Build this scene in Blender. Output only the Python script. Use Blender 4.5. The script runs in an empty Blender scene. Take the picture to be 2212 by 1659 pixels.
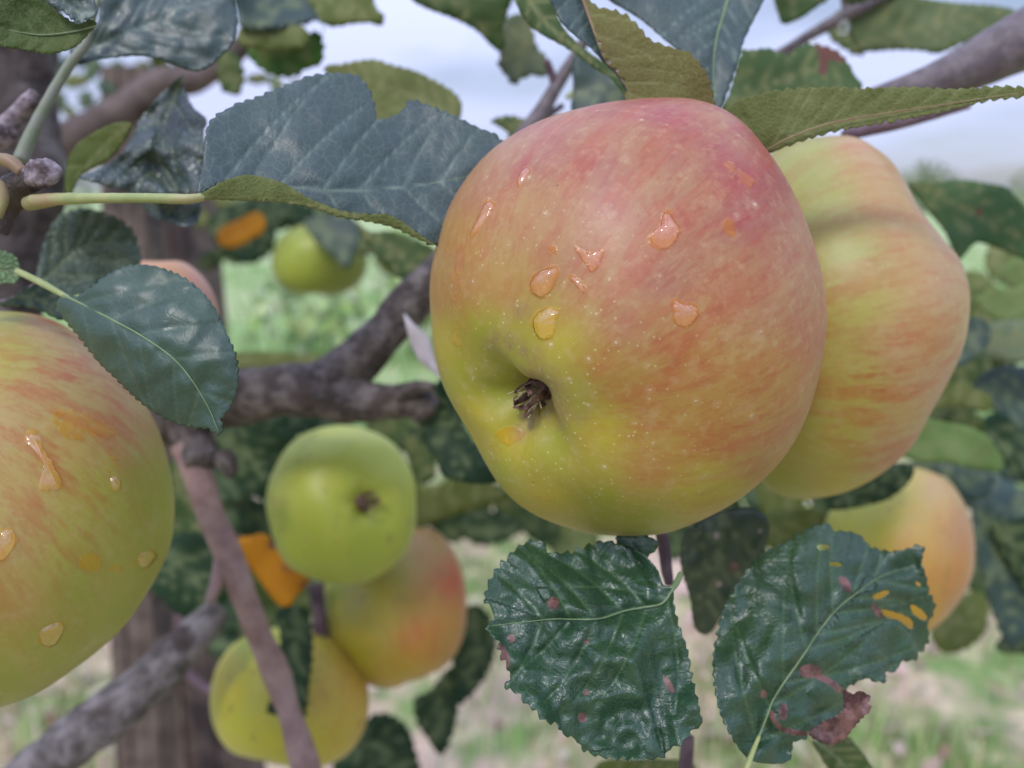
import bpy, math, random
import numpy as np
from mathutils import Vector, Matrix, Euler, noise as mnoise
from mathutils.geometry import delaunay_2d_cdt
from mathutils.bvhtree import BVHTree

random.seed(7); rng = np.random.default_rng(7)
R = math.radians
S = bpy.context.scene
COL = S.collection
# ------------------------------------------------------------ camera
LENS = 26.0; CAM_H = 1.25; PITCH = 14.7; FOCUS = 0.143
cam = bpy.data.cameras.new('camera'); cam_o = bpy.data.objects.new('camera', cam); COL.objects.link(cam_o)
cam.lens = LENS; cam.sensor_width = 36; cam.clip_start = 0.01; cam.clip_end = 2000
cam_o.location = (0, 0, CAM_H); cam_o.rotation_euler = (R(90 - PITCH), 0, 0)
cam.dof.use_dof = True; cam.dof.focus_distance = FOCUS; cam.dof.aperture_fstop = 9.6
S.camera = cam_o
CM = Matrix.Translation((0, 0, CAM_H)) @ Euler((R(90 - PITCH), 0, 0)).to_matrix().to_4x4()
CMn = np.array(CM)
K = 36.0 / LENS / 2212.0            # tangent per picture unit (picture 2212 x 1659)
# ------------------------------------------------------------ world, sun, exposure
W = bpy.data.worlds.new('World'); S.world = W; W.use_nodes = True
nt = W.node_tree; N = nt.nodes; Lk = nt.links; N.clear()
SUN_EL, SUN_AZ = 52, 205            # azimuth the light comes from, compass-like about +Y
out = N.new('ShaderNodeOutputWorld'); bg = N.new('ShaderNodeBackground'); sky = N.new('ShaderNodeTexSky')
sky.sky_type = 'NISHITA'; sky.sun_disc = False; sky.sun_elevation = R(SUN_EL); sky.sun_rotation = R(SUN_AZ)
sky.air_density = 1.0; sky.dust_density = 1.0
tc = N.new('ShaderNodeTexCoord'); mp = N.new('ShaderNodeMapping'); mp.inputs['Scale'].default_value = (1.2, 1.2, 4.5)
cn = N.new('ShaderNodeTexNoise'); cn.inputs['Scale'].default_value = 1.6; cn.inputs['Detail'].default_value = 5
cr = N.new('ShaderNodeValToRGB'); cr.color_ramp.elements[0].position = 0.42; cr.color_ramp.elements[1].position = 0.58
cr.color_ramp.elements[0].color = (0.28, 0.28, 0.28, 1)
cmx = N.new('ShaderNodeMix'); cmx.data_type = 'RGBA'; cmx.inputs['B'].default_value = (8.9, 9.8, 14.2, 1)
Lk.new(tc.outputs['Generated'], mp.inputs['Vector']); Lk.new(mp.outputs['Vector'], cn.inputs['Vector'])
Lk.new(cn.outputs['Fac'], cr.inputs['Fac']); Lk.new(cr.outputs['Color'], cmx.inputs['Factor'])
Lk.new(sky.outputs['Color'], cmx.inputs['A'])
sep = N.new('ShaderNodeSeparateXYZ'); Lk.new(tc.outputs['Generated'], sep.inputs[0])
gr = N.new('ShaderNodeMapRange'); gr.inputs['From Min'].default_value = .12; gr.inputs['From Max'].default_value = 1.0
gr.inputs['To Min'].default_value = 1.0; gr.inputs['To Max'].default_value = 2.5; Lk.new(sep.outputs['Z'], gr.inputs['Value'])
vm = N.new('ShaderNodeVectorMath'); vm.operation = 'SCALE'; Lk.new(cmx.outputs['Result'], vm.inputs[0]); Lk.new(gr.outputs['Result'], vm.inputs['Scale'])
Lk.new(vm.outputs['Vector'], bg.inputs['Color'])        # an overcast dome is about three times brighter overhead than low down
bg.inputs['Strength'].default_value = 0.072; Lk.new(bg.outputs['Background'], out.inputs['Surface'])
sl = bpy.data.lights.new('sun', 'SUN'); sl.energy = 1.5; sl.angle = R(12); sl.color = (1.0, 0.95, 0.9)
so = bpy.data.objects.new('sun', sl); COL.objects.link(so)
sd = Vector((math.sin(R(SUN_AZ)) * math.cos(R(SUN_EL)), math.cos(R(SUN_AZ)) * math.cos(R(SUN_EL)), math.sin(R(SUN_EL))))
so.rotation_euler = sd.to_track_quat('Z', 'Y').to_euler()
S.view_settings.view_transform = 'Standard'; S.view_settings.look = 'None'
S.view_settings.exposure = 0.18; S.view_settings.gamma = 1
S.render.engine = 'CYCLES'
S.cycles.max_bounces = 8; S.cycles.transmission_bounces = 6

# ------------------------------------------------------------ helpers
def Pc(x, y, d):                    # picture point + depth -> camera space (numpy)
    x = np.asarray(x, float); y = np.asarray(y, float); d = np.asarray(d, float)
    return np.stack([(x - 1106) * K * d, -(y - 829.5) * K * d, -d + 0 * x], -1)
def c2w(p): return p @ CMn[:3, :3].T + CMn[:3, 3]
def P(x, y, d): return c2w(Pc(x, y, d))
def tag(o, label=None, cat=None, group=None, kind=None):
    if label: o['label'] = label
    if cat: o['category'] = cat
    if group: o['group'] = group
    if kind: o['kind'] = kind
    return o
def empty(name, loc, label, cat, group=None):
    o = bpy.data.objects.new(name, None); COL.objects.link(o); o.location = loc; o.empty_display_size = 0.01
    return tag(o, label, cat, group)
def mesh_obj(name, V, F, mats, parent=None, origin=None, attrs=None, smooth=True, fmat=None):
    V = np.asarray(V, float)
    if origin is None: origin = np.array(parent.location) if parent is not None else V.mean(0)
    origin = np.asarray(origin, float)
    me = bpy.data.meshes.new(name); me.from_pydata((V - origin).tolist(), [], [tuple(f) for f in F]); me.update()
    for m in (mats if isinstance(mats, (list, tuple)) else [mats]): me.materials.append(m)
    if smooth: me.polygons.foreach_set('use_smooth', [True] * len(me.polygons))
    if fmat is not None: me.polygons.foreach_set('material_index', fmat)
    for k, a in (attrs or {}).items():
        a = np.asarray(a, float)
        if a.ndim == 1:
            at = me.attributes.new(k, 'FLOAT', 'POINT'); at.data.foreach_set('value', a.astype(np.float32))
        elif k == 'tint':
            at = me.attributes.new(k, 'FLOAT_COLOR', 'POINT')
            at.data.foreach_set('color', np.c_[a, np.ones(len(a))].astype(np.float32).ravel())
        else:
            at = me.attributes.new(k, 'FLOAT_VECTOR', 'POINT'); at.data.foreach_set('vector', a.astype(np.float32).ravel())
    o = bpy.data.objects.new(name, me); COL.objects.link(o)
    if parent is not None: o.parent = parent; o.location = (origin - np.array(parent.location)).tolist()
    else: o.location = origin.tolist()
    return o
def merge(parts):
    V = []; F = []; n = 0
    for v, f in parts:
        V.append(np.asarray(v, float)); F += [tuple(i + n for i in q) for q in f]; n += len(v)
    return np.concatenate(V), F
def catmull(pts, n=8, closed=False):
    p = np.asarray(pts, float); m = len(p); o = []
    for i in range(m if closed else m - 1):
        g = (lambda j: p[j % m]) if closed else (lambda j: p[min(max(j, 0), m - 1)])
        a, b, c, d = g(i - 1), g(i), g(i + 1), g(i + 2)
        for t in np.arange(n) / n:
            o.append(.5 * ((2 * b) + (c - a) * t + (2 * a - 5 * b + 4 * c - d) * t * t + (3 * b - a - 3 * c + d) * t ** 3))
    if not closed: o.append(p[-1])
    return np.array(o)
def resample(p, step, closed=False):
    q = np.vstack([p, p[:1]]) if closed else p
    L = np.r_[0, np.cumsum(np.linalg.norm(np.diff(q, axis=0), axis=1))]
    n = max(4, int(L[-1] / step)); s = np.linspace(0, L[-1], n + 1)
    r = np.stack([np.interp(s, L, q[:, i]) for i in range(q.shape[1])], -1)
    return r[:-1] if closed else r
def inside(px, py, poly):
    r = np.zeros(len(px), bool); x0, y0 = poly[-1]
    for x1, y1 in poly:
        c = ((y1 > py) != (y0 > py))
        with np.errstate(divide='ignore', invalid='ignore'):
            xi = (x0 - x1) * (py - y1) / ((y0 - y1) if y0 != y1 else 1e-9) + x1
        r ^= c & (px < xi); x0, y0 = x1, y1
    return r
def segdist(pts, poly):             # distance, arclength fraction, signed side
    best = np.full(len(pts), 1e9); sf = np.zeros(len(pts)); sg = np.zeros(len(pts))
    L = np.r_[0, np.cumsum(np.linalg.norm(np.diff(poly, axis=0), axis=1))]
    for i in range(len(poly) - 1):
        a, b = poly[i], poly[i + 1]; ab = b - a; l2 = ab @ ab + 1e-12
        t = np.clip(((pts - a) @ ab) / l2, 0, 1); q = a + t[:, None] * ab; dv = pts - q
        d = np.hypot(dv[:, 0], dv[:, 1]); m = d < best
        best[m] = d[m]; sf[m] = (L[i] + t[m] * math.sqrt(l2)) / L[-1]
        cz = ab[0] * dv[:, 1] - ab[1] * dv[:, 0]; sg[m] = np.sign(cz[m])
    return best, sf, sg
def nz(p, s=1.0): return mnoise.noise(Vector(p) * s)
def tube(pts, rad, seg=12, rough=0.0, rs=60, cap=True):      # world points
    pts = np.asarray(pts, float); rad = np.asarray(rad, float); n = len(pts)
    V = []; F = []
    T = np.gradient(pts, axis=0); T /= np.linalg.norm(T, axis=1)[:, None] + 1e-12
    up = np.array([0.13, 0.4, 0.9]); up /= np.linalg.norm(up)
    a = np.cross(T[0], up); a /= np.linalg.norm(a)
    for i in range(n):
        a = a - (a @ T[i]) * T[i]; a /= np.linalg.norm(a); b = np.cross(T[i], a)
        for j in range(seg):
            th = 2 * math.pi * j / seg; dv = math.cos(th) * a + math.sin(th) * b
            r = rad[i]
            if rough: r *= 1 + rough * (nz(pts[i] + dv * rad[i], rs) + .5 * nz(pts[i] + dv * rad[i], rs * 3))
            V.append(pts[i] + dv * r)
    for i in range(n - 1):
        for j in range(seg):
            k = (j + 1) % seg; F.append((i * seg + j, i * seg + k, (i + 1) * seg + k, (i + 1) * seg + j))
    if cap:
        V.append(pts[0] - T[0] * rad[0] * .4); V.append(pts[-1] + T[-1] * rad[-1] * .4); c0 = len(V) - 2
        for j in range(seg):
            k = (j + 1) % seg; F.append((c0, k, j)); F.append((c0 + 1, (n - 1) * seg + j, (n - 1) * seg + k))
    return np.array(V), F
def ptube(ctrl, seg=12, rough=0., rs=60, n=8):      # ctrl rows: x, y, depth, radius in picture units
    c = catmull(np.asarray(ctrl, float), n)
    return tube(P(c[:, 0], c[:, 1], c[:, 2]), c[:, 3] * K * c[:, 2], seg, rough, rs)

# ------------------------------------------------------------ material helpers
def mat(name):
    m = bpy.data.materials.new(name); m.use_nodes = True
    nt = m.node_tree; b = nt.nodes['Principled BSDF']; return m, nt, b
class G:                            # small node-graph helper
    def __init__(s, nt): s.t = nt; s.n = nt.nodes; s.l = nt.links
    def set(s, i, v):
        if isinstance(v, bpy.types.NodeSocket): s.l.new(v, i)
        else: i.default_value = v
    def attr(s, name, o='Fac'):
        a = s.n.new('ShaderNodeAttribute'); a.attribute_name = name; return a.outputs[o]
    def obj(s): return s.n.new('ShaderNodeTexCoord').outputs['Object']
    def noise(s, v, scale, det=3, rough=.5, o='Fac'):
        a = s.n.new('ShaderNodeTexNoise'); s.set(a.inputs['Vector'], v); a.inputs['Scale'].default_value = scale
        a.inputs['Detail'].default_value = det; a.inputs['Roughness'].default_value = rough; return a.outputs[o]
    def vor(s, v, scale, feat='F1', o='Distance', rnd=1.0):
        a = s.n.new('ShaderNodeTexVoronoi'); a.feature = feat; s.set(a.inputs['Vector'], v)
        a.inputs['Scale'].default_value = scale; a.inputs['Randomness'].default_value = rnd; return a.outputs[o]
    def ramp(s, f, a, b, lo=0., hi=1.):
        r = s.n.new('ShaderNodeMapRange'); r.clamp = True; r.interpolation_type = 'SMOOTHSTEP'; s.set(r.inputs['Value'], f)
        r.inputs['From Min'].default_value = a; r.inputs['From Max'].default_value = b
        r.inputs['To Min'].default_value = lo; r.inputs['To Max'].default_value = hi; return r.outputs['Result']
    def mix(s, f, a, b, mode='MIX'):
        m = s.n.new('ShaderNodeMix'); m.data_type = 'RGBA'; m.blend_type = mode; s.set(m.inputs['Factor'], f)
        for k, v in (('A', a), ('B', b)):
            s.set(m.inputs[k], v if isinstance(v, bpy.types.NodeSocket) else tuple(v) + (1,)) 
        return m.outputs['Result']
    def math(s, op, a, b=0.):
        m = s.n.new('ShaderNodeMath'); m.operation = op; s.set(m.inputs[0], a); s.set(m.inputs[1], b); return m.outputs[0]
    def bump(s, h, st, dist, nrm=None):
        b = s.n.new('ShaderNodeBump'); s.set(b.inputs['Height'], h); b.inputs['Strength'].default_value = st
        b.inputs['Distance'].default_value = dist
        if nrm is not None: s.l.new(nrm, b.inputs['Normal'])
        return b.outputs['Normal']

def apple_mat(name, streak=(.42, .09, .06), rough=.44, dots=1.0, sheen=.05, fine=True, blush=1.0):
    m, nt, b = mat(name); g = G(nt)
    tint = g.attr('tint', 'Color'); st = g.attr('streak', 'Vector'); oc = g.obj()
    n1 = g.noise(st, 1.0, 5, .62); n1b = g.noise(st, 2.7, 4, .6)
    f = g.math('MULTIPLY', g.ramp(n1, .47, .60), g.math('MULTIPLY', g.attr('blush'), blush))
    c = g.mix(f, tint, g.mix(.30, g.mix(1.0, tint, (.98, .56, .50), 'MULTIPLY'), streak))
    f2 = g.math('MULTIPLY', g.ramp(n1b, .5, .62), g.math('MULTIPLY', g.attr('blush'), .55 * blush))
    c = g.mix(f2, c, g.mix(.2, g.mix(1.0, c, (.92, .60, .52), 'MULTIPLY'), streak))
    light = g.math('MULTIPLY', g.ramp(g.noise(st, 1.7, 3), .52, .75), .22)
    c = g.mix(light, c, (.44, .32, .11))
    if fine:
        nf = g.noise(oc, 900, 4, .7)
        c = g.mix(g.math('MULTIPLY', g.ramp(nf, .53, .66), g.math('MULTIPLY', g.attr('blush'), .42)), c, (.36, .10, .04))
        nf2 = g.noise(oc, 420, 3, .6)
        c = g.mix(g.ramp(nf2, .5, .72, 0, .26), c, (.48, .35, .17))
        c = g.mix(g.ramp(g.noise(oc, 55, 3), .35, .7, 0, .25), c, (.40, .30, .07))
        mo = g.math('ADD', g.math('MULTIPLY', g.noise(st, 4.5, 8, .72), .62), g.math('MULTIPLY', g.noise(oc, 230, 8, .74), .38))
        c = g.mix(g.math('MULTIPLY', g.ramp(mo, .47, .60), g.math('MULTIPLY', g.attr('blush'), .62)), c, g.mix(1.0, c, (.84, .42, .44), 'MULTIPLY'))
        c = g.mix(g.ramp(g.noise(oc, 130, 8, .75), .52, .70, 0, .22), c, (.50, .37, .20))
        # lenticels: pale dots, some ringed dark
        av = g.n.new('ShaderNodeVectorMath'); av.operation = 'MULTIPLY_ADD'; g.l.new(g.noise(oc, 900, 3, .6, 'Color'), av.inputs[0]); av.inputs[1].default_value = (.0011,) * 3; g.l.new(oc, av.inputs[2]); jc = av.outputs[0]
        v = g.vor(jc, 260, 'F1', 'Distance'); rnd = g.vor(jc, 260, 'F1', 'Color')
        sep = g.n.new('ShaderNodeSeparateColor'); g.l.new(rnd, sep.inputs[0])
        keep = g.math('MULTIPLY', g.math('GREATER_THAN', sep.outputs[0], .5), g.ramp(sep.outputs[1], 0, 1, .35, 1))
        dm = g.math('MULTIPLY', g.ramp(v, .07, .13, 1, 0), keep)
        ring = g.math('MULTIPLY', g.math('MULTIPLY', g.ramp(v, .10, .17, 0, 1), g.ramp(v, .17, .3, 1, 0)), keep)
        c = g.mix(g.math('MULTIPLY', ring, .16 * dots), c, (.55, .40, .25))
        c = g.mix(g.math('MULTIPLY', dm, .5 * dots), c, (.66, .56, .38))
        # dense tiny flecks close to the calyx
        v2 = g.vor(st, 26, 'F1', 'Distance'); nd = g.attr('near')
        v3 = g.vor(oc, 560, 'F1', 'Distance')
        d3 = g.math('MULTIPLY', g.ramp(v3, .08, .17, 1, 0), nd)
        c = g.mix(g.math('MULTIPLY', d3, .6 * dots), c, (.66, .62, .33))
        v4 = g.vor(oc, 130, 'F1', 'Distance')
        c = g.mix(g.ramp(v4, .02, .035, .7, 0), c, (.10, .05, .02))
        wet = g.ramp(g.math('ADD', g.attr('wet'), g.math('MULTIPLY', g.math('SUBTRACT', g.noise(oc, 420, 4, .65), .5), 1.5)), .3, .6)
        c = g.mix(g.math('MULTIPLY', wet, .75), c, g.mix(1.0, c, (1.0, .68, .22), 'MULTIPLY'))
        c = g.mix(g.math('MULTIPLY', wet, .26), c, g.attr('wetcol', 'Vector'))
        rus = g.attr('russet')
        c = g.mix(g.math('MULTIPLY', rus, g.ramp(g.noise(oc, 700, 4, .7), .4, .6, .35, 1)), c, (.24, .12, .09))
        g.l.new(g.ramp(g.math('ADD', wet, g.math('MULTIPLY', nf2, .12)), 0, 1.1, rough, .16), b.inputs['Roughness'])
        h = g.math('ADD', g.math('MULTIPLY', g.noise(oc, 350, 4, .6), .5), g.math('MULTIPLY', dm, .6))
        h = g.math('ADD', h, g.math('MULTIPLY', wet, .5))
        g.l.new(g.bump(h, .28, .0006), b.inputs['Normal'])
    else:
        c = g.mix(g.ramp(g.noise(oc, 70, 5, .65), .42, .66, 0, .30), c, g.mix(1.0, c, (1.25, 1.1, .9), 'MULTIPLY'))
        c = g.mix(g.ramp(g.noise(oc, 130, 5, .65), .56, .66, 0, .4), c, (.17, .13, .04))
        b.inputs['Roughness'].default_value = rough
    g.l.new(c, b.inputs['Base Color'])
    b.inputs['Specular IOR Level'].default_value = .45
    b.inputs['Sheen Weight'].default_value = sheen; b.inputs['Sheen Roughness'].default_value = .35
    b.inputs['Sheen Tint'].default_value = (1, .9, .95, 1)
    b.inputs['Subsurface Weight'].default_value = .12; b.inputs['Subsurface Radius'].default_value = (.006, .003, .001)
    b.inputs['Subsurface Scale'].default_value = 1
    return m
MA_MAIN = apple_mat('main_apple_skin', streak=(.42, .09, .07))
MA_SIDE = apple_mat('striped_apple_skin', streak=(.40, .11, .04), dots=.4, blush=1.6)
MA_FAR = apple_mat('far_apple_skin', streak=(.42, .07, .03), fine=False, sheen=.15)

def leaf_top(name, base=(.035, .062, .030), base2=(.055, .095, .035), rough=.42, vein=(.16, .2, .09), spots=0., net=1., blur=False, spec=.7, spot_col=(.22, .08, .06), coat=.0, bumpk=1.0, ridge=False):
    m, nt, b = mat(name); g = G(nt); oc = g.obj(); uv = g.attr('uvw', 'Vector')
    n = g.noise(oc, 14 if blur else 40, 3)
    c = g.mix(g.ramp(n, .3, .7), base, base2)
    c = g.mix(g.ramp(g.noise(oc, 260, 4, .65), .45, .75, 0, .08 if blur else .3), c, tuple(v * 1.7 for v in base2))
    va = g.attr('vein')
    c = g.mix(g.math('MULTIPLY', va, .8), c, vein)
    h = g.math('MULTIPLY', va, -.6)
    if not blur:
        ve = g.vor(uv, 7.5 * net, 'DISTANCE_TO_EDGE'); ve2 = g.vor(uv, 15 * net, 'DISTANCE_TO_EDGE')
        c = g.mix(g.ramp(ve, 0, .05, .30, 0), c, vein)
        h = g.math('ADD', h, g.math('ADD', g.math('MULTIPLY', g.ramp(ve, 0, .16), .8), g.math('MULTIPLY', g.ramp(ve2, 0, .2), .25)))
        h = g.math('ADD', h, g.math('MULTIPLY', g.noise(oc, 500, 3), .25))
        if ridge:
            ph = g.math('ADD', g.math('MULTIPLY', g.attr('ph'), .24), g.math('MULTIPLY', g.noise(uv, 3.2, 4), 9.))
            rd = g.math('ABSOLUTE', g.math('SINE', ph))
            h = g.math('ADD', g.math('MULTIPLY', h, .55), g.math('MULTIPLY', rd, g.ramp(g.noise(uv, 1.1, 2), .35, .65, .12, .62)))
            c = g.mix(g.ramp(rd, 0, .15, .10, 0), c, vein)
    if spots:
        v = g.vor(oc, 130, 'F1', 'Distance'); cc = g.vor(oc, 130, 'F1', 'Color')
        sep = g.n.new('ShaderNodeSeparateColor'); g.l.new(cc, sep.inputs[0])
        k = g.math('GREATER_THAN', sep.outputs[1], 1 - .38 * spots)
        c = g.mix(g.math('MULTIPLY', g.math('MULTIPLY', k, g.ramp(v, .10, .19, 1, 0)), .9), c, spot_col)
        v = g.vor(oc, 330, 'F1', 'Distance'); cc = g.vor(oc, 330, 'F1', 'Color')
        sep = g.n.new('ShaderNodeSeparateColor'); g.l.new(cc, sep.inputs[0])
        k = g.math('GREATER_THAN', sep.outputs[2], 1 - .3 * spots)
        c = g.mix(g.math('MULTIPLY', g.math('MULTIPLY', k, g.ramp(v, .10, .2, 1, 0)), .6), c, (.2, .22, .08))
    dead = g.attr('dead')
    c = g.mix(g.ramp(dead, .3, .55), c, g.mix(g.ramp(g.noise(oc, 300, 4), .35, .65), (.06, .02, .018), (.21, .10, .08)))
    g.l.new(g.math('ADD', g.ramp(g.noise(oc, 120, 4), .3, .7, rough - .07, rough + .09), g.math('MULTIPLY', dead, .25)), b.inputs['Roughness'])
    b.inputs['Specular IOR Level'].default_value = spec; b.inputs['Coat Weight'].default_value = coat
    b.inputs['Coat Roughness'].default_value = .25
    g.l.new(c, b.inputs['Base Color'])
    if not blur: g.l.new(g.bump(h, .9, .0005 * bumpk), b.inputs['Normal'])
    tr = g.n.new('ShaderNodeBsdfTranslucent'); tr.inputs['Color'].default_value = (.10, .2, .03, 1)
    ad = g.n.new('ShaderNodeMixShader'); ad.inputs[0].default_value = .10
    g.l.new(b.outputs[0], ad.inputs[1]); g.l.new(tr.outputs[0], ad.inputs[2]); g.l.new(ad.outputs[0], nt.nodes['Material Output'].inputs['Surface'])
    return m
def leaf_under(name, base=(.13, .155, .045), base2=(.17, .19, .06), vein=(.28, .28, .12), trans=.26, blur=False, spots=0.):
    m, nt, b = mat(name); g = G(nt); oc = g.obj(); uv = g.attr('uvw', 'Vector')
    c = g.mix(g.ramp(g.noise(oc, 60, 4), .35, .65), base, base2)
    c = g.mix(g.ramp(g.noise(oc, 500, 4, .7), .5, .75, 0, .35), c, tuple(v * .55 for v in base))
    c = g.mix(g.math('MULTIPLY', g.attr('vein'), .7), c, vein)
    if not blur:
        ve = g.vor(uv, 8, 'DISTANCE_TO_EDGE'); c = g.mix(g.ramp(ve, 0, .06, .45, 0), c, vein)
        g.l.new(g.bump(g.math('ADD', g.ramp(ve, 0, .2, .5, 0), g.noise(oc, 900, 3)), .35, .0005), b.inputs['Normal'])
    if spots:
        v = g.vor(oc, 110, 'F1', 'Distance'); cc = g.vor(oc, 110, 'F1', 'Color')
        sep = g.n.new('ShaderNodeSeparateColor'); g.l.new(cc, sep.inputs[0])
        k = g.math('GREATER_THAN', sep.outputs[1], 1 - .35 * spots)
        c = g.mix(g.math('MULTIPLY', k, g.ramp(v, .12, .2, .9, 0)), c, (.09, .035, .03))
    dead = g.attr('dead'); c = g.mix(g.ramp(dead, .3, .55), c, (.18, .08, .06))
    b.inputs['Roughness'].default_value = .66; b.inputs['Specular IOR Level'].default_value = .22
    g.l.new(c, b.inputs['Base Color'])
    tr = g.n.new('ShaderNodeBsdfTranslucent'); tr.inputs['Color'].default_value = (base2[0] * 1.7, base2[1] * 2.1, base2[2] * .8, 1)
    ad = g.n.new('ShaderNodeMixShader'); ad.inputs[0].default_value = trans
    g.l.new(b.outputs[0], ad.inputs[1]); g.l.new(tr.outputs[0], ad.inputs[2]); g.l.new(ad.outputs[0], nt.nodes['Material Output'].inputs['Surface'])
    return m
T_BLUE = leaf_top('leaf_waxy', (.026, .050, .046), (.034, .064, .056), rough=.45, vein=(.15, .21, .16), net=.7, bumpk=.06, spec=.62)
T_GLOSS = leaf_top('leaf_glossy', (.014, .048, .022), (.022, .066, .026), rough=.36, vein=(.08, .15, .06), spots=.0, spec=.75, bumpk=.22, ridge=True, spot_col=(.16,.07,.05))
T_SMOOTH = leaf_top('leaf_smooth_dark', (.014, .044, .024), (.022, .060, .030), rough=.43, vein=(.06, .11, .06), net=.7, bumpk=.06, spec=.9)
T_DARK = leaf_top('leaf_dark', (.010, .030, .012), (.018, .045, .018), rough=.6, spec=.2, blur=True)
T_BLUR = leaf_top('leaf_blue_far', (.024, .050, .040), (.034, .066, .050), rough=.5, spec=.45, blur=True)
T_CRUMP = leaf_top('leaf_crumpled', (.028, .050, .045), (.05, .08, .07), rough=.28, spec=1.0, bumpk=.5)
U_OLIVE = leaf_under('leaf_underside_olive', spots=.5)
U_MID = leaf_under('leaf_underside_green', (.045, .085, .022), (.065, .11, .03), blur=True)
U_OLB = leaf_under('leaf_underside_far', (.10, .135, .03), (.135, .165, .04), blur=True)
U_BRIGHT = leaf_under('leaf_bright_far', (.17, .26, .07), (.25, .34, .12), blur=True, trans=.4)
U_BROWN = leaf_under('leaf_underside_russet', (.15, .12, .035), (.17, .17, .045), spots=.8)
U_ORANGE = leaf_under('leaf_orange', (.50, .19, .01), (.60, .26, .015), vein=(.5, .2, .02), trans=.3, blur=True)

def simple_mat(name, c1, c2, scale=200, rough=.7, bump=.4, dist=.0008, det=4, sc2=None, c3=None):
    m, nt, b = mat(name); g = G(nt); oc = g.obj()
    n = g.noise(oc, scale, det, .6); c = g.mix(g.ramp(n, .36, .64), c1, c2)
    if c3 is not None: c = g.mix(g.ramp(g.noise(oc, sc2 or scale * .3, 4), .52, .66), c, c3)
    g.l.new(c, b.inputs['Base Color']); b.inputs['Roughness'].default_value = rough
    h = g.math('ADD', g.noise(oc, scale * 2, 4, .65), g.math('MULTIPLY', g.noise(oc, scale * .4, 3), 1.5))
    g.l.new(g.bump(h, bump, dist), b.inputs['Normal']); return m
M_BARK = simple_mat('bark_grey', (.045, .033, .027), (.165, .138, .124), 150, .8, .9, .003, c3=(.07, .05, .04), sc2=70)
M_BARKD = simple_mat('bark_dark', (.030, .020, .016), (.085, .065, .058), 120, .85, .9, .003, c3=(.16, .14, .13), sc2=55)
M_BARK2 = simple_mat('bark_smooth_purple', (.085, .064, .066), (.14, .112, .112), 220, .55, .3, .001, c3=(.10, .075, .085), sc2=80)
M_TRUNK = simple_mat('bark_trunk', (.085, .060, .052), (.145, .105, .092), 60, .8, .5, .004, c3=(.05, .033, .03), sc2=25)
M_PINK = simple_mat('twig_pinkish', (.21, .125, .108), (.31, .205, .178), 120, .6, .3, .001)
M_TWIG = simple_mat('twig_dark', (.075, .04, .05), (.14, .085, .10), 160, .6, .3, .001)
M_STALK = simple_mat('stalk_green', (.25, .30, .10), (.33, .36, .14), 120, .5, .2, .0006, c3=(.34, .24, .12), sc2=30)
M_STALKR = simple_mat('stalk_reddish', (.26, .27, .09), (.24, .15, .08), 60, .5, .2, .0006)
M_STALKG = simple_mat('stalk_greygreen', (.15, .19, .10), (.21, .22, .17), 120, .6, .3, .0008)
M_RIB = simple_mat('midrib_pale', (.13, .20, .09), (.18, .25, .12), 200, .5, .2, .0003)
M_RIBR = simple_mat('midrib_red', (.24, .12, .07), (.26, .2, .1), 200, .5, .2, .0003)
M_SEPAL = simple_mat('sepal_dry', (.05, .022, .016), (.22, .12, .10), 500, .6, .6, .0004)
M_SEPALL = simple_mat('stamen_pale', (.30, .27, .12), (.42, .38, .2), 500, .5, .3, .0003)
M_BUD = simple_mat('bud_scales', (.10, .07, .075), (.34, .28, .30), 260, .7, .8, .001, c3=(.05, .03, .035), sc2=200)
m, nt, b = mat('water'); M_WATER = m
b.inputs['Transmission Weight'].default_value = 1; b.inputs['IOR'].default_value = 1.333; b.inputs['Roughness'].default_value = .02
b.inputs['Base Color'].default_value = (1, 1, 1, 1)
tp = nt.nodes.new('ShaderNodeBsdfTransparent'); gl = nt.nodes.new('ShaderNodeBsdfGlossy'); gl.inputs['Roughness'].default_value = .07
tp.inputs['Color'].default_value = (.99, .98, .96, 1); gl.inputs['Color'].default_value = (.11, .11, .11, 1)
m1 = nt.nodes.new('ShaderNodeAddShader'); nt.links.new(tp.outputs[0], m1.inputs[0]); nt.links.new(gl.outputs[0], m1.inputs[1])
lw = nt.nodes.new('ShaderNodeLayerWeight'); lw.inputs[0].default_value = .5; g = G(nt)
g.l.new(g.mix(g.ramp(lw.outputs['Facing'], .5, .9), (1., .99, .97), (.42, .26, .14)), tp.inputs['Color'])  # dark rim of edge refraction painted into the tint by view angle
m2 = nt.nodes.new('ShaderNodeMixShader'); m2.inputs[0].default_value = .86; nt.links.new(b.outputs[0], m2.inputs[1]); nt.links.new(m1.outputs[0], m2.inputs[2])
nt.links.new(m2.outputs[0], nt.nodes['Material Output'].inputs['Surface'])

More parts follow.
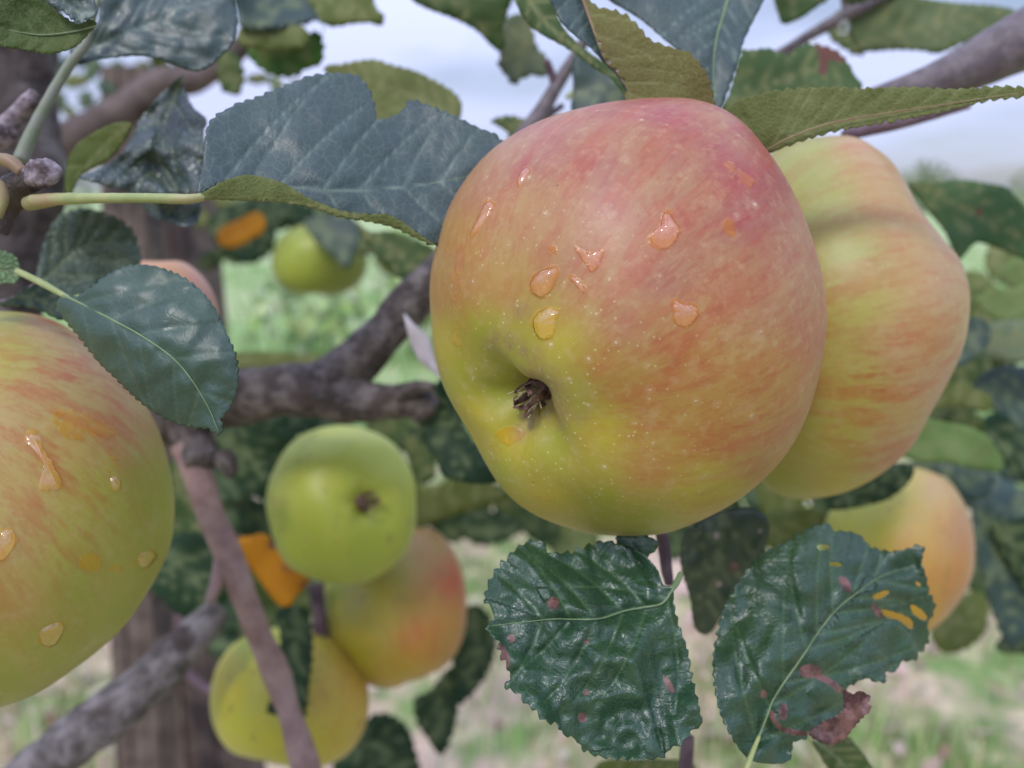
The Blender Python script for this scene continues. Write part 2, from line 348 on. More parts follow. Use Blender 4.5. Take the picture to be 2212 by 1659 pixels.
# ------------------------------------------------------------ apples
APPLES = {}
def poly_soft(px, py, poly, soft):
    d, _, _ = segdist(np.c_[px, py], np.vstack([poly, poly[:1]]))
    s = np.where(inside(px, py, poly), 1, -1) * d
    return np.clip(s / soft * .5 + .5, 0, 1)
def apple(label, center, depth, outline, thick, cal_dir, mat_, paint, seg=(96, 96), H=.16, w=.24, blushfn=None, wet=(), russet=(), group=None, calyx=None, lump=.012, key=None, wide=.07, stem=None):
    """center/outline in picture units; cal_dir = unit vector in the apple's view frame (right, up, toward viewer)"""
    C = Pc(*center, depth)
    dc = np.linalg.norm(C); wv = C / dc
    u = np.cross(wv, [0, 1, 0]); u /= np.linalg.norm(u); v = np.cross(u, wv)
    o = catmull(outline, 6, True); rr = Pc(o[:, 0], o[:, 1], 1.); rr /= np.linalg.norm(rr, axis=1)[:, None]
    th = np.arccos(np.clip(rr @ wv, -1, 1)); al = np.arctan2(rr @ v, rr @ u); rho = dc * np.sin(th)
    i = np.argsort(al); al, rho = al[i], rho[i]
    al = np.r_[al - 2 * np.pi, al, al + 2 * np.pi]; rho = np.r_[rho, rho, rho]; Rm = rho.mean()
    nb, na = seg
    be = np.linspace(0, np.pi, nb + 1)[1:-1]; aa = np.linspace(-np.pi, np.pi, na, endpoint=False)
    B, A = np.meshgrid(be, aa, indexing='ij'); B = B.ravel(); A = A.ravel()
    B = np.r_[0, B, np.pi]; A = np.r_[0, A, 0]
    sm = np.clip(np.sin(B) * 1.15, 0, 1); sm = sm * sm * (3 - 2 * sm)
    gg = np.linspace(-np.pi, np.pi, 361)[:-1]; rg = np.interp(gg, al, rho); kk = np.exp(-(np.arange(-60, 61) / 24.) ** 2); kk /= kk.sum()
    rl = np.convolve(np.r_[rg[-60:], rg, rg[:60]], kk, 'valid'); s2 = np.clip((np.sin(B) - .78) / .22, 0, 1); s2 = s2 * s2 * (3 - 2 * s2); s2 = np.where(B > np.pi / 2, 1, s2)
    rlo = np.interp(A, np.r_[gg, np.pi], np.r_[rl, rl[0]])
    rh = Rm * (1 - sm) + (rlo * (1 - s2) + np.interp(A, al, rho) * s2) * sm
    tz = thick * Rm
    L = np.stack([rh * np.sin(B) * np.cos(A), rh * np.sin(B) * np.sin(A), tz * np.cos(B)], -1)
    D = L / np.linalg.norm(L, axis=1)[:, None]
    c = np.array(cal_dir, float); c /= np.linalg.norm(c)
    e1 = np.cross(c, [0, 1, 0.01]); e1 /= np.linalg.norm(e1); e2 = np.cross(c, e1)
    pol = np.arccos(np.clip(D @ c, -1, 1)); az = np.arctan2(D @ e2, D @ e1)
    ww = w * (1 + .13 * np.cos(5 * az + .6) + .10 * np.cos(2 * az + 1.2))
    hdis = H * np.exp(-(pol / ww) ** 2.0) + wide * np.exp(-(pol / (w * 2.3)) ** 2)
    L = L - c * (hdis * Rm)[:, None]
    rib = (.016 if key == 'A1' else .004) * np.cos(5 * az + .6) * np.exp(-((pol - .55) / .38) ** 2)
    hs = .2 * np.exp(-((np.pi - pol) / .22) ** 2)
    L = L + D * (rib * Rm)[:, None] + c * (hs * Rm)[:, None]
    if lump: L = L + D * np.array([lump * Rm * nz(tuple(d * 1.6 + C * 30)) for d in D])[:, None]
    Vc = C + L[:, :1] * u + L[:, 1:2] * v - L[:, 2:] * wv
    px = 1106 + Vc[:, 0] / (-Vc[:, 2]) / K; py = 829.5 - Vc[:, 1] / (-Vc[:, 2]) / K
    F = []
    for j in range(na):
        k = (j + 1) % na; F.append((0, 1 + j, 1 + k)); last = 1 + (nb - 2) * na; F.append((len(B) - 1, last + k, last + j))
    for r in range(nb - 2):
        a0 = 1 + r * na; b0 = a0 + na
        for j in range(na):
            k = (j + 1) % na; F.append((a0 + j, b0 + j, b0 + k, a0 + k))
    # ground colour of the skin
    num = np.zeros((len(px), 4)); den = np.zeros(len(px))
    for (x, y, col, bl) in paint:
        q = 1 / ((px - x) ** 2 + (py - y) ** 2 + 900.) ** 1.35
        num += q[:, None] * np.array(tuple(col) + (bl,)); den += q
    pc = num / den[:, None]
    pc[:, :3] = np.array([.81, .76, .68]) * pc[:, :3] ** 1.02
    W_ = np.zeros(len(px)); WC = np.tile(np.array([.5, .25, .03]), (len(px), 1))
    front = B < np.pi * .55
    for poly, amt, col in wet:
        f = poly_soft(px, py, catmull(poly, 5, True), 9) * amt * front
        WC[f > .02] = col; W_ = np.maximum(W_, f)
    RU = np.zeros(len(px))
    for poly, amt in russet: RU = np.maximum(RU, poly_soft(px, py, catmull(poly, 5, True), 22) * amt * front)
    W3 = c2w(Vc)
    st = np.stack([np.cos(az) * 7 * np.sin(pol) ** .35, np.sin(az) * 7 * np.sin(pol) ** .35, pol * 1.5], -1)
    root = empty('apple', c2w(C), label, 'apple', group)
    attrs = dict(tint=pc[:, :3], blush=pc[:, 3], streak=st, near=np.clip(1.25 - pol / 1.0, 0, 1) * np.clip(pol / .3, 0, 1))
    if seg[0] > 120: attrs.update(wet=W_, wetcol=WC, russet=RU)
    o_ = mesh_obj('skin', W3, F, mat_, root, attrs=attrs)
    def conv(l): return c2w(C + l[0] * u + l[1] * v - l[2] * wv)
    bot = conv(c * (np.linalg.norm(L[np.argmin(pol)]) + .0006))
    cw = conv(c) - conv(c * 0); cw /= np.linalg.norm(cw)
    if key: APPLES[key] = (BVHTree.FromPolygons([tuple(q) for q in W3], F), root)
    if calyx: make_calyx(root, np.array(bot), cw, calyx)
    if stem is not None:
        vs, fs = ptube(stem, 8, .1, 300, 5); mesh_obj('stem', vs, fs, M_TWIG, root)
    return root
def make_calyx(root, p, ax, size):
    e = np.cross(ax, [0.2, 0.3, 1]); e /= np.linalg.norm(e); f = np.cross(ax, e)
    r0 = random.Random(3)
    for k in range(6):                                   # dry curled sepals
        a = k * 2 * math.pi / 6 + r0.uniform(-.3, .3); d = math.cos(a) * e + math.sin(a) * f; t = -math.sin(a) * e + math.cos(a) * f
        pts = []; n = 9; V = []; F = []
        ln = size * r0.uniform(.8, 1.35); curl = r0.uniform(.7, 1.5)
        for i in range(n):
            s = i / (n - 1); w_ = size * .26 * (1 - s) ** .8 * (1 + .3 * math.sin(9 * s + k)) + .00008
            q = p + d * size * (.35 + .5 * s * curl - .5 * s * s * curl) + ax * (ln * (.9 * math.sin(s * 2.1))) + t * size * .25 * math.sin(3.5 * s + k * 2)
            tw = math.sin(s * 4 + k); nn = (t * math.cos(tw) + ax * math.sin(tw) * .7)
            th = d * .00012
            V += [q - nn * w_ - th, q + nn * w_ - th, q + nn * w_ + th, q - nn * w_ + th]
            if i:
                b0 = (i - 1) * 4; b1 = i * 4
                for j in range(4): F.append((b0 + j, b0 + (j + 1) % 4, b1 + (j + 1) % 4, b1 + j))
        F.append((0, 1, 2, 3)); F.append(tuple((n - 1) * 4 + j for j in (3, 2, 1, 0)))
        mesh_obj('sepal', V, F, M_SEPAL, root, smooth=False)
    parts = []
    for k in range(14):                                  # withered stamens
        a = r0.uniform(0, 6.28); d = math.cos(a) * e + math.sin(a) * f
        q = [p + d * size * .15 * r0.random(), p + d * size * .3 + ax * size * .5, p + d * size * r0.uniform(.2, .7) + ax * size * r0.uniform(.8, 1.3)]
        parts.append(tube(catmull(q, 4), np.linspace(.00022, .00012, 9), 5))
    V, F = merge(parts); mesh_obj('stamens', V, F, M_SEPALL if size > .002 else M_SEPAL, root)
    V, F = tube([p - ax * size * .3, p + ax * size * .05, p + ax * size * .2], [size * .55, size * .5, size * .3], 12, .3, 900); mesh_obj('calyx_cup', V, F, M_SEPAL, root)

def ell(cx, cy, rx, ry, n=16, sq=0., rot=0.):
    o = []
    for i in range(n):
        t = 2 * math.pi * i / n; x = rx * math.cos(t); y = ry * math.sin(t); f = 1 + sq * (math.sin(2 * t) ** 2)
        x *= f; y *= f; o.append((cx + x * math.cos(rot) - y * math.sin(rot), cy + x * math.sin(rot) + y * math.cos(rot)))
    return o
# colours of skin
PK = (.39, .15, .125); PKR = (.37, .085, .075); PKO = (.44, .215, .115); OR = (.46, .245, .065); GR = (.35, .40, .045); YG = (.50, .45, .04); YE = (.52, .38, .03); PG = (.36, .37, .13)
A1_OUT = [(1440,207),(1500,210),(1560,228),(1610,262),(1650,310),(1690,370),(1725,440),(1755,520),(1778,600),(1787,680),(1780,760),(1762,840),(1735,920),(1695,990),(1640,1050),(1580,1095),(1500,1135),(1420,1160),(1300,1165),(1220,1145),(1150,1110),(1090,1060),(1040,1000),(1000,930),(965,840),(940,750),(926,660),(925,600),(935,540),(960,460),(1000,390),(1050,330),(1110,285),(1190,245),(1290,218),(1370,209)]
DROPS1 = [
 ('water drop with pointed top high on the pink front of the big apple', [(1441,457),(1461,483),(1467,497),(1457,523),(1437,538),(1417,533),(1402,513),(1411,500),(1427,483),(1431,463)], .0016),
 ('round-bottomed water drop above another on the orange side of the big apple', [(1181,580),(1204,580),(1201,603),(1187,630),(1167,642),(1151,633),(1147,613),(1157,593)], .0017),
 ('largest yellow-looking water drop just above the calyx hollow of the big apple', [(1164,673),(1191,663),(1207,673),(1204,686),(1199,710),(1194,726),(1171,732),(1157,720),(1151,696)], .0016),
 ('ragged flat water drop beneath and left of the pointed drop on the big apple', [(1245,537),(1275,548),(1300,540),(1294,570),(1277,585),(1264,566)], .0006),
 ('small water fleck right beneath the ragged drop on the big apple', [(1232,597),(1248,600),(1262,620),(1258,632),(1244,616)], .0005),
 ('ragged flat water drop in the middle of the big apple face', [(1455,650),(1478,655),(1503,660),(1505,685),(1485,705),(1460,695)], .0008),
 ('narrow slanting water drop near the upper left rim of the big apple', [(1134,363),(1144,367),(1137,387),(1124,402),(1118,392)], .0007),
 ('long slanting trickle of water on the left shoulder of the big apple', [(1051,437),(1067,440),(1057,467),(1031,500),(1014,513),(1021,493),(1037,467)], .0006),
 ('wide wet smear of water near the upper right rim of the big apple', [(1558,347),(1585,350),(1618,373),(1635,393),(1621,417),(1601,403),(1568,370)], .0004),
 ('yellow wet film of water below the calyx hollow of the big apple', [(1071,936),(1101,923),(1134,936),(1117,950),(1097,963),(1084,950)], .0006)]
def grow(poly, f):
    p = np.array(poly, float); c = p.mean(0); return c + (p - c) * f
ORW = (.52, .22, .035); YEW = (.60, .42, .02)
wet1 = [(grow(p, 1.08), .85 if h > .001 else .95, YEW if i in (2, 9) else ORW) for i, (_, p, h) in enumerate(DROPS1) if i != 8]
wet1 += [([(1558,347),(1580,349),(1592,362),(1578,368)], .9, ORW), ([(1590,362),(1615,375),(1630,392),(1622,412),(1606,398),(1596,380)], .8, ORW), (ell(1583, 385, 7, 5), .8, ORW)]
wet1 += [(ell(1575, 490, 15, 20), .8, ORW), (ell(1195, 540, 14, 16), .6, ORW), (ell(985, 620, 16, 60, rot=.1), .35, (.6,.3,.04)), (ell(1180, 1080, 30, 22), .35, YEW), (ell(990, 720, 20, 35), .4, YEW)]
rus1 = [([(1060,725),(1090,728),(1130,748),(1165,770),(1150,775),(1100,755),(1065,745)], .8), ([(1130,800),(1160,780),(1215,835),(1225,900),(1190,905),(1140,880)], .6), ([(1120,930),(1150,890),(1172,893),(1150,920),(1125,940)], .95), ([(1195,890),(1215,890),(1215,915),(1205,915)], .8), (ell(1125, 672, 8, 7), .7), (ell(1253, 898, 10, 6), .6)]
paint1 = [(1440,240,PKR,.8),(1560,270,PKR,.9),(1640,380,PKR,.7),(1300,260,PK,.7),(1150,330,PK,.5),(1300,420,PK,.7),(1450,420,PK,1),(1600,480,PK,.9),(1440,600,PK,.9),(1700,560,PKO,.6),(1650,660,PKO,.8),(1760,700,PKO,.5),(1040,420,PKO,.5),(1000,520,OR,.5),(1150,480,PKO,.6),(1250,550,PKO,.5),(960,640,OR,.3),(1080,620,OR,.3),
 (1350,700,PKO,.6),(1500,760,OR,.8),(1300,790,OR,.4),(1650,820,OR,.8),(1720,850,OR,.5),(1560,930,OR,.8),(1400,880,OR,.55),(1300,930,YG,.3),(950,730,YG,.05),(1050,720,GR,.05),(1120,770,GR,0),(1165,835,GR,0),(1240,850,GR,0),(1200,740,YG,.15),(1080,850,GR,0),(1020,900,YG,.1),(1100,960,YG,.2),(1200,960,GR,.05),(1080,1020,GR,0),(1180,1080,YG,.05),(1300,1080,GR,0.05),(1400,1010,OR,.4),(1500,1060,YG,.3),(1400,1120,GR,0),(1560,1060,YG,.25),(1650,1000,OR,.4),(985,820,GR,0)]
apple('large red and green apple filling the centre, hollow calyx facing the camera', (1355, 690), .176, A1_OUT, .93, (-.535, -.425, .73), MA_MAIN, paint1, seg=(360, 420), H=.21, w=.175, wet=wet1, russet=rus1, calyx=.0062, key='A1', wide=.07)
A2_OUT = [(1660,330),(1720,300),(1800,288),(1850,292),(1890,315),(1930,350),(1960,400),(1985,450),(2040,520),(2070,560),(2088,620),(2090,680),(2080,750),(2050,820),(2010,890),(1970,960),(1920,1010),(1860,1050),(1790,1075),(1700,1080),(1640,1040),(1590,950),(1570,820),(1565,690),(1575,540),(1610,410)]
PY = (.44, .35, .05)
PY = (.44, .42, .08); PG = (.36, .42, .10); PO = (.52, .34, .17)
paint2 = [(1750,320,PG,.15),(1850,310,PO,.3),(1780,420,PG,.15),(1900,420,PO,.3),(1820,540,PG,.2),(1980,500,PO,.3),(1850,650,PY,.35),(2030,620,PO,.3),(1950,760,PO,.5),(1850,830,PY,.6),(2020,820,PO,.4),(1830,930,PY,.4),(1920,960,PO,.5),(1750,1000,PY,.1),(1700,1050,GR,0),(1800,1050,YG,.1),(1640,1050,GR,0)]
apple('striped yellow-orange apple tucked behind the right side of the big apple', (1825, 690), .222, A2_OUT, 1.0, (-.8, -.15, .5), MA_SIDE, paint2, seg=(180, 200), lump=.012, H=.08, wide=.03, key='A2')
A3_OUT = [(0,668),(60,672),(110,685),(160,712),(200,750),(240,790),(280,835),(320,885),(345,940),(362,1000),(373,1060),(375,1120),(368,1180),(345,1240),(310,1300),(265,1360),(210,1410),(150,1455),(80,1500),(0,1530),(-100,1545),(-250,1500),(-380,1380),(-450,1200),(-460,1050),(-420,880),(-330,760),(-200,690),(-100,668)]
DROPS3 = [
 ('long runny water drop ending in a bright bead on the left apple', [(63,936),(83,938),(90,960),(97,975),(117,1003),(128,1030),(133,1050),(110,1058),(93,1060),(83,1043),(93,1010),(73,973),(56,955)], .0009),
 ('oval water drop low on the left apple', [(84,1373),(100,1352),(138,1346),(133,1373),(117,1394),(93,1394)], .0011),
 ('small faint water drop right of the runny one on the left apple', [(240,1030),(256,1032),(260,1048),(250,1062),(240,1052)], .0009),
 ('flat water drop near the right edge of the left apple', [(300,1200),(325,1188),(338,1200),(325,1222),(306,1228)], .0009),
 ('water drop at the left border of the photograph on the left apple', [(0,1148),(22,1142),(36,1160),(28,1185),(8,1210),(-8,1200)], .0013)]
wet3 = [(grow(p, 1.1), .8, (.58, .40, .03)) for _, p, h in DROPS3]
wet3 += [([(110,890),(160,880),(215,900),(255,925),(240,950),(200,945),(170,955),(130,940)], .6, (.52, .34, .03)), (ell(240, 1000, 22, 26), .5, YEW), (ell(195, 1215, 28, 24), .7, YEW), ([(215,1225),(300,1210),(260,1240)], .5, YEW)]
Y3 = (.43, .44, .08); G3 = (.34, .40, .05); P3 = (.50, .37, .14)
paint3 = [(20,690,G3,.1),(100,720,P3,.8),(30,760,Y3,.4),(170,790,P3,.7),(80,860,P3,.5),(230,860,OR,.6),(20,900,P3,.5),(150,960,OR,.6),(290,920,P3,.5),(60,1050,OR,.5),(200,1060,Y3,.5),(300,1050,G3,.1),(350,1080,G3,0),(40,1180,P3,.5),(140,1180,Y3,.5),(240,1180,Y3,.2),(320,1200,G3,0),(60,1300,OR,.3),(160,1300,G3,.1),(250,1320,G3,0),(30,1400,Y3,.15),(120,1420,G3,0),(20,1490,G3,0)]
paint3 = [(a, b, (.50, .36, .11) if c is OR else c, d * .95) for a, b, c, d in paint3]
apple('green and orange wet apple cut off by the left edge of the photo', (-35, 1105), .186, A3_OUT, .95, (.35, -.65, -.65), MA_SIDE, paint3, seg=(280, 320), wet=wet3, key='A3', H=.14)
LG = (.48, .58, .09); LG2 = (.38, .48, .06)
apple('small lime green blurred apple showing its dark calyx, above another', (738, 1090), .335, ell(738, 1090, 160, 172, sq=.03), .9, (.36, .02, .93), MA_FAR, [(640,1000,LG,0),(738,960,LG,0),(820,1000,LG,0),(650,1180,LG2,0),(800,1190,LG2,0)], H=.15, w=.24, calyx=.0075, key='A4', lump=.055)
apple('yellow apple with orange-red cheek right below the lime green apple', (855, 1325), .39, [(700,1330),(705,1250),(760,1180),(850,1145),(930,1140),(975,1180),(1000,1240),(1008,1310),(1000,1380),(970,1440),(920,1485),(860,1498),(790,1480),(735,1440),(710,1390)], .95, (.3,-.9,.1), MA_FAR, [(935,1170,(.36,.24,.07),.2),(985,1260,(.46,.10,.04),.9),(900,1370,(.52,.24,.06),.4),(850,1230,(.33,.32,.06),0),(930,1310,(.45,.28,.06),.2),(820,1330,YG,.2),(770,1300,(.42,.40,.10),0),(760,1420,YG,0),(860,1460,(.5,.36,.03),.1),(720,1280,LG2,0)], key='A5')
apple('lowest yellow-green apple behind the pinkish twig', (625, 1512), .36, ell(625, 1512, 172, 158, sq=.04), .95, (-.3,-.9,.1), MA_FAR, [(480,1450,YG,0),(560,1400,LG,0),(500,1560,(.5,.52,.06),0),(600,1600,(.5,.50,.05),0),(720,1500,(.52,.44,.06),.2),(770,1480,(.56,.38,.06),.3)])
apple('dim green apple hanging in the gap under the big serrated leaf', (690, 562), .62, ell(690, 562, 104, 82, sq=.02), .95, (0,-1,0), MA_FAR, [(640,560,LG2,0),(740,560,(.2,.26,.04),0)])
apple('orange and yellow apple behind the holed leaf at the right', (1935, 1190), .32, [(1950,1006),(2000,1012),(2050,1040),(2085,1090),(2106,1160),(2100,1240),(2070,1300),(2010,1365),(1940,1385),(1860,1370),(1800,1310),(1775,1230),(1780,1140),(1810,1080),(1880,1030)], .95, (-.2,-.9,.2), MA_FAR, [(1840,1110,(.44,.50,.06),0),(1900,1080,(.46,.50,.07),0),(1960,1040,(.48,.46,.10),0),(2010,1050,(.5,.36,.2),.2),(1880,1150,(.46,.48,.07),0),(2080,1150,(.46,.26,.13),.2),(2060,1260,(.5,.26,.08),.2),(1960,1330,(.6,.38,.03),.1),(1960,1180,(.6,.38,.08),.2)], key='A8')
apple('pale peach apple just peeping out behind the leaf over the left apple', (335, 700), .27, ell(335, 698, 140, 148), .8, (0,-1,0), MA_FAR, [(335,560,(.6,.36,.2),.1),(440,640,(.55,.3,.22),.3)])

# water drops lying on the skins
CP = np.array(CM.translation)
def drop_on(key, label, poly, h, group):
    bvh, root = APPLES[key]
    p = catmull(poly, 5, True); p = resample(p, 2.2, True)
    j = np.array([1.0 + .05 * nz((x * .09, y * .09, 3.3)) * (4.5 if h < .001 else 2) for x, y in p])
    c = p.mean(0); p = c + (p - c) * j[:, None]
    nR = 9; V = []; F = []; n = len(p)
    def hit(x, y):
        d = Vector((P(x, y, 1.) - CP).tolist()).normalized()
        q, nn, _, _ = bvh.ray_cast(Vector(CP.tolist()), d)
        return (q, nn) if q is not None else (None, None)
    rings = [1 - (i / nR) for i in range(nR)]
    for f in rings:
        hh = h * 1.0 * (1 - f ** 2.1) ** .62 - (.00012 if f == 1 else 0)
        for x, y in c + (p - c) * f:
            q, nn = hit(x, y)
            if q is None: return
            V.append(np.array(q + nn * hh))
    q, nn = hit(*c); V.append(np.array(q + nn * h * 1.0)); ci = len(V) - 1
    for r in range(nR - 1):
        for k in range(n): k2 = (k + 1) % n; F.append((r * n + k, r * n + k2, (r + 1) * n + k2, (r + 1) * n + k))
    for k in range(n): F.append(((nR - 1) * n + k, (nR - 1) * n + (k + 1) % n, ci))
    a_, b_, c_ = (V[i] for i in F[-1][:3])
    if np.cross(b_ - a_, c_ - a_) @ np.array(nn) < 0: F = [f[::-1] for f in F]
    o = mesh_obj('water_drop', V, F, M_WATER)
    tag(o, label, 'water drop', group)
for lb, p, h in DROPS1[:8]: drop_on('A1', lb, p, h, 'water drops on the big apple')
for lb, p, h in DROPS3: drop_on('A3', lb, p, h, 'water drops on the left apple')

# ------------------------------------------------------------ leaves
def blade_geo(outline, rib, d0, d1, bend=0., tilt=0., cup=0., teeth=(5, 20), step=9, holes=(), veins=7, quilt=.0004, wav=.0015, vang=48, smooth=True, dead=(), vw=2.4, toothless=.06, th=.00028):
    o = catmull(outline, 6, True) if smooth else np.array(outline, float)
    seed = float(outline[0][0]) * .37
    rib = catmull(rib, 6)
    amp, pitch = teeth
    if amp:
        o = resample(o, pitch / 5., True)
        if (np.roll(o, -1, 0)[:, 0] * o[:, 1] - o[:, 0] * np.roll(o, -1, 0)[:, 1]).sum() < 0: o = o[::-1]
        tn = np.roll(o, -1, 0) - np.roll(o, 1, 0); tn /= np.linalg.norm(tn, axis=1)[:, None] + 1e-9
        nr = np.c_[-tn[:, 1], tn[:, 0]]
        _, s, _ = segdist(o, rib)
        toward = np.sign((tn * np.gradient(s)[:, None] + 0).sum(1)); gs = np.gradient(s)
        ph = np.arange(len(o)) / 5.0 + .25 * np.array([nz((i * .11, seed, 0)) for i in range(len(o))])
        fr = ph % 1; fr = np.where(gs > 0, fr, 1 - fr)
        saw = np.where(fr < .78, fr / .78, (1 - fr) / .22) ** 1.3
        k = amp * (.75 + .8 * np.array([nz((i * .07, 5, seed)) for i in range(len(o))]))
        o = o - nr * ((saw - .5) * k * np.clip((s - toothless * .3) / toothless, 0, 1))[:, None]
    x0, y0 = o.min(0); x1, y1 = o.max(0)
    gx, gy = np.meshgrid(np.arange(x0, x1, step), np.arange(y0, y1, step * .87))
    gx = gx + (np.arange(gx.shape[0])[:, None] % 2) * step * .5
    g = np.c_[gx.ravel(), gy.ravel()]; g = g[inside(g[:, 0], g[:, 1], o)]
    bd, _, _ = segdist(g, np.vstack([o, o[:1]])); g = g[bd > step * .5]
    pts = [Vector(q) for q in o]; edges = [(i, (i + 1) % len(o)) for i in range(len(o))]
    hs = []
    for h in holes:
        h = resample(catmull(h, 5, True), 4, True); b = len(pts)
        h = h + np.array([[nz((x * .2, y * .2, 1)) * 3, nz((x * .2, y * .2, 9)) * 3] for x, y in h])
        g = g[~inside(g[:, 0], g[:, 1], h)]; hs.append(h)
        pts += [Vector(q) for q in h]; edges += [(b + i, b + (i + 1) % len(h)) for i in range(len(h))]
    pts += [Vector(q) for q in g]
    vo, _, fo, *_ = delaunay_2d_cdt(pts, edges, [], 1, 1e-4)
    v2 = np.array([(v.x, v.y) for v in vo]); F = [tuple(f) for f in fo]
    fc = np.array([v2[list(f)].mean(0) for f in F]); keep = inside(fc[:, 0], fc[:, 1], o)
    for h in hs: keep &= ~inside(fc[:, 0], fc[:, 1], h)
    F = [f for f, k in zip(F, keep) if k]
    used = sorted({i for f in F for i in f}); mp_ = {a: b for b, a in enumerate(used)}
    v2 = v2[used]; F = [tuple(mp_[i] for i in f) for f in F]
    dist, s, sg = segdist(v2, rib); t = dist * sg
    Lr = np.linalg.norm(np.diff(rib, axis=0), axis=1).sum()
    phd = dist.copy(); ph = s * Lr
    vein = np.exp(-(dist / (vw * 1.5 * (1.2 - s))) ** 2); rel = np.exp(-(dist / 14.) ** 2)
    for k in range(veins):
        sk = .05 + .86 * (k + .3) / veins; a = rib[int(sk * (len(rib) - 1))]; tg = rib[min(int(sk * (len(rib) - 1)) + 2, len(rib) - 1)] - rib[max(int(sk * (len(rib) - 1)) - 1, 0)]
        th0 = math.atan2(tg[1], tg[0])
        for sd_ in (-1, 1):
            ln = Lr * .62 * (1 - .35 * sk); q = [a.copy()]; nseg = 9
            for i in range(nseg):
                an = th0 + sd_ * R(vang * (1 - .45 * (i / nseg) ** 1.5) + 5 * math.sin(k * 3 + sd_))
                q.append(q[-1] + ln / nseg * np.array([math.cos(an), math.sin(an)]))
            q = np.array(q); dv, sv, _ = segdist(v2, q)
            dv = np.where(sg * sd_ >= 0, dv, 99)
            near = dv < phd; ph[near] = sv[near] * ln + k * 7; phd = np.minimum(phd, dv)
            w_ = vw * (1.15 - sv * .8)
            vein = np.maximum(vein, .8 * np.exp(-(dv / w_) ** 2)); rel = np.maximum(rel, .85 * np.exp(-(dv / (9 * (1.2 - .6 * sv))) ** 2) * (1 - sv * .5))
    dz = np.interp(s, [0, 1], [d0, d1]) + bend * 4 * s * (1 - s) + tilt * t + cup * (np.abs(t) / 100.) ** 1.6
    dz += wav * np.array([nz((x * .006, y * .006, seed)) + .35 * nz((x * .02, y * .02, seed + 4)) for x, y in v2])
    dz -= quilt * (1 - rel)
    if quilt > 0: dz += quilt * .35 * np.array([nz((x * .05, y * .05, seed)) for x, y in v2])
    D_ = np.zeros(len(v2))
    for dp in dead: D_ = np.maximum(D_, poly_soft(v2[:, 0], v2[:, 1], catmull(dp, 5, True), 7))
    V = P(v2[:, 0], v2[:, 1], dz)
    # orient toward the camera, then add the back sheet and the edge wall (real thickness)
    f0 = F[0]; a, b, c = (V[i] for i in f0[:3])
    if np.cross(b - a, c - a) @ (CP - a) < 0: F = [f[::-1] for f in F]
    n = len(V); fw = (V - CP) / np.linalg.norm(V - CP, axis=1)[:, None]
    V2 = V + fw * th
    from collections import Counter
    ec = {}
    for f in F:
        for i in range(len(f)):
            e = (f[i], f[(i + 1) % len(f)]); ec[e] = 1
    wall = [(e[1], e[0], e[0] + n, e[1] + n) for e in ec if (e[1], e[0]) not in ec]
    FB = [tuple(i + n for i in f[::-1]) for f in F]
    FM = [0] * len(F) + [1] * len(FB) + [1] * len(wall)
    uvw = np.c_[v2 / 100., np.zeros(n)]
    at = dict(ph=np.r_[ph, ph], vein=np.r_[vein, vein], uvw=np.r_[uvw, uvw], dead=np.r_[D_, D_])
    ribz = np.interp(np.linspace(0, 1, len(rib)), [0, 1], [d0, d1]); sr = np.linspace(0, 1, len(rib)); ribz = ribz + bend * 4 * sr * (1 - sr)
    ribz += wav * np.array([nz((x * .006, y * .006, seed)) + .35 * nz((x * .02, y * .02, seed + 4)) for x, y in rib])
    return np.r_[V, V2], F + FB + wall, FM, at, np.c_[rib, ribz]
def simple_leaf(label, outline, rib, d0, d1, side='T', front=None, back=None, group='blurred leaves behind the apples', parent=None, name='apple_leaf', **kw):
    front = front or (T_BLUR if side == 'T' else U_MID); back = back or (U_OLB if side == 'T' else T_DARK)
    kw.setdefault('step', 14); kw.setdefault('teeth', (7, 24)); kw.setdefault('wav', .004); kw.setdefault('quilt', .0003); kw.setdefault('vw', 3.5)
    V, F, FM, at, ribp = blade_geo(outline, rib, d0, d1, **kw)
    o = mesh_obj(name, V, F, [front, back], parent, origin=None if parent is not None else P(rib[0][0], rib[0][1], d0), attrs=at, fmat=FM)
    if parent is None: tag(o, label, 'leaf', group)
    return o
def key_leaf(label, outline, rib, d0, d1, front, back, stalk=None, stalk_mat=None, rib_mat=None, rib_r=3.2, extra=(), group='serrated apple leaves in the foreground', rib_to=1., **kw):
    root = empty('apple_leaf', P(rib[0][0], rib[0][1], d0), label, 'leaf', group)
    V, F, FM, at, rp = blade_geo(outline, rib, d0, d1, **kw)
    mesh_obj('leaf_blade', V, F, [front, back], root, attrs=at, fmat=FM)
    if rib_r:
        rp = rp[:max(3, int(len(rp) * rib_to))]; n = len(rp); pts = P(rp[:, 0], rp[:, 1], rp[:, 2] - rib_r * K * d0 * .15)
        v, f = tube(pts, np.linspace(rib_r, rib_r * .25, n) * K * d0, 8); mesh_obj('midrib', v, f, rib_mat or M_RIB, root)
    if stalk: v, f = ptube(stalk, 10, .06, 300, 8); mesh_obj('leaf_stalk', v, f, stalk_mat or M_STALK, root)
    for nm, m_, ol, rb, a, b, kk in extra:
        q = dict(kw); q.update(kk); q.pop('holes', None); q.pop('dead', None) if 'dead' not in kk else None
        V, F, FM, at, _ = blade_geo(ol, rb, a, b, **q)
        mesh_obj(nm, V, F, list(m_), root, attrs=at, fmat=FM)
    return root

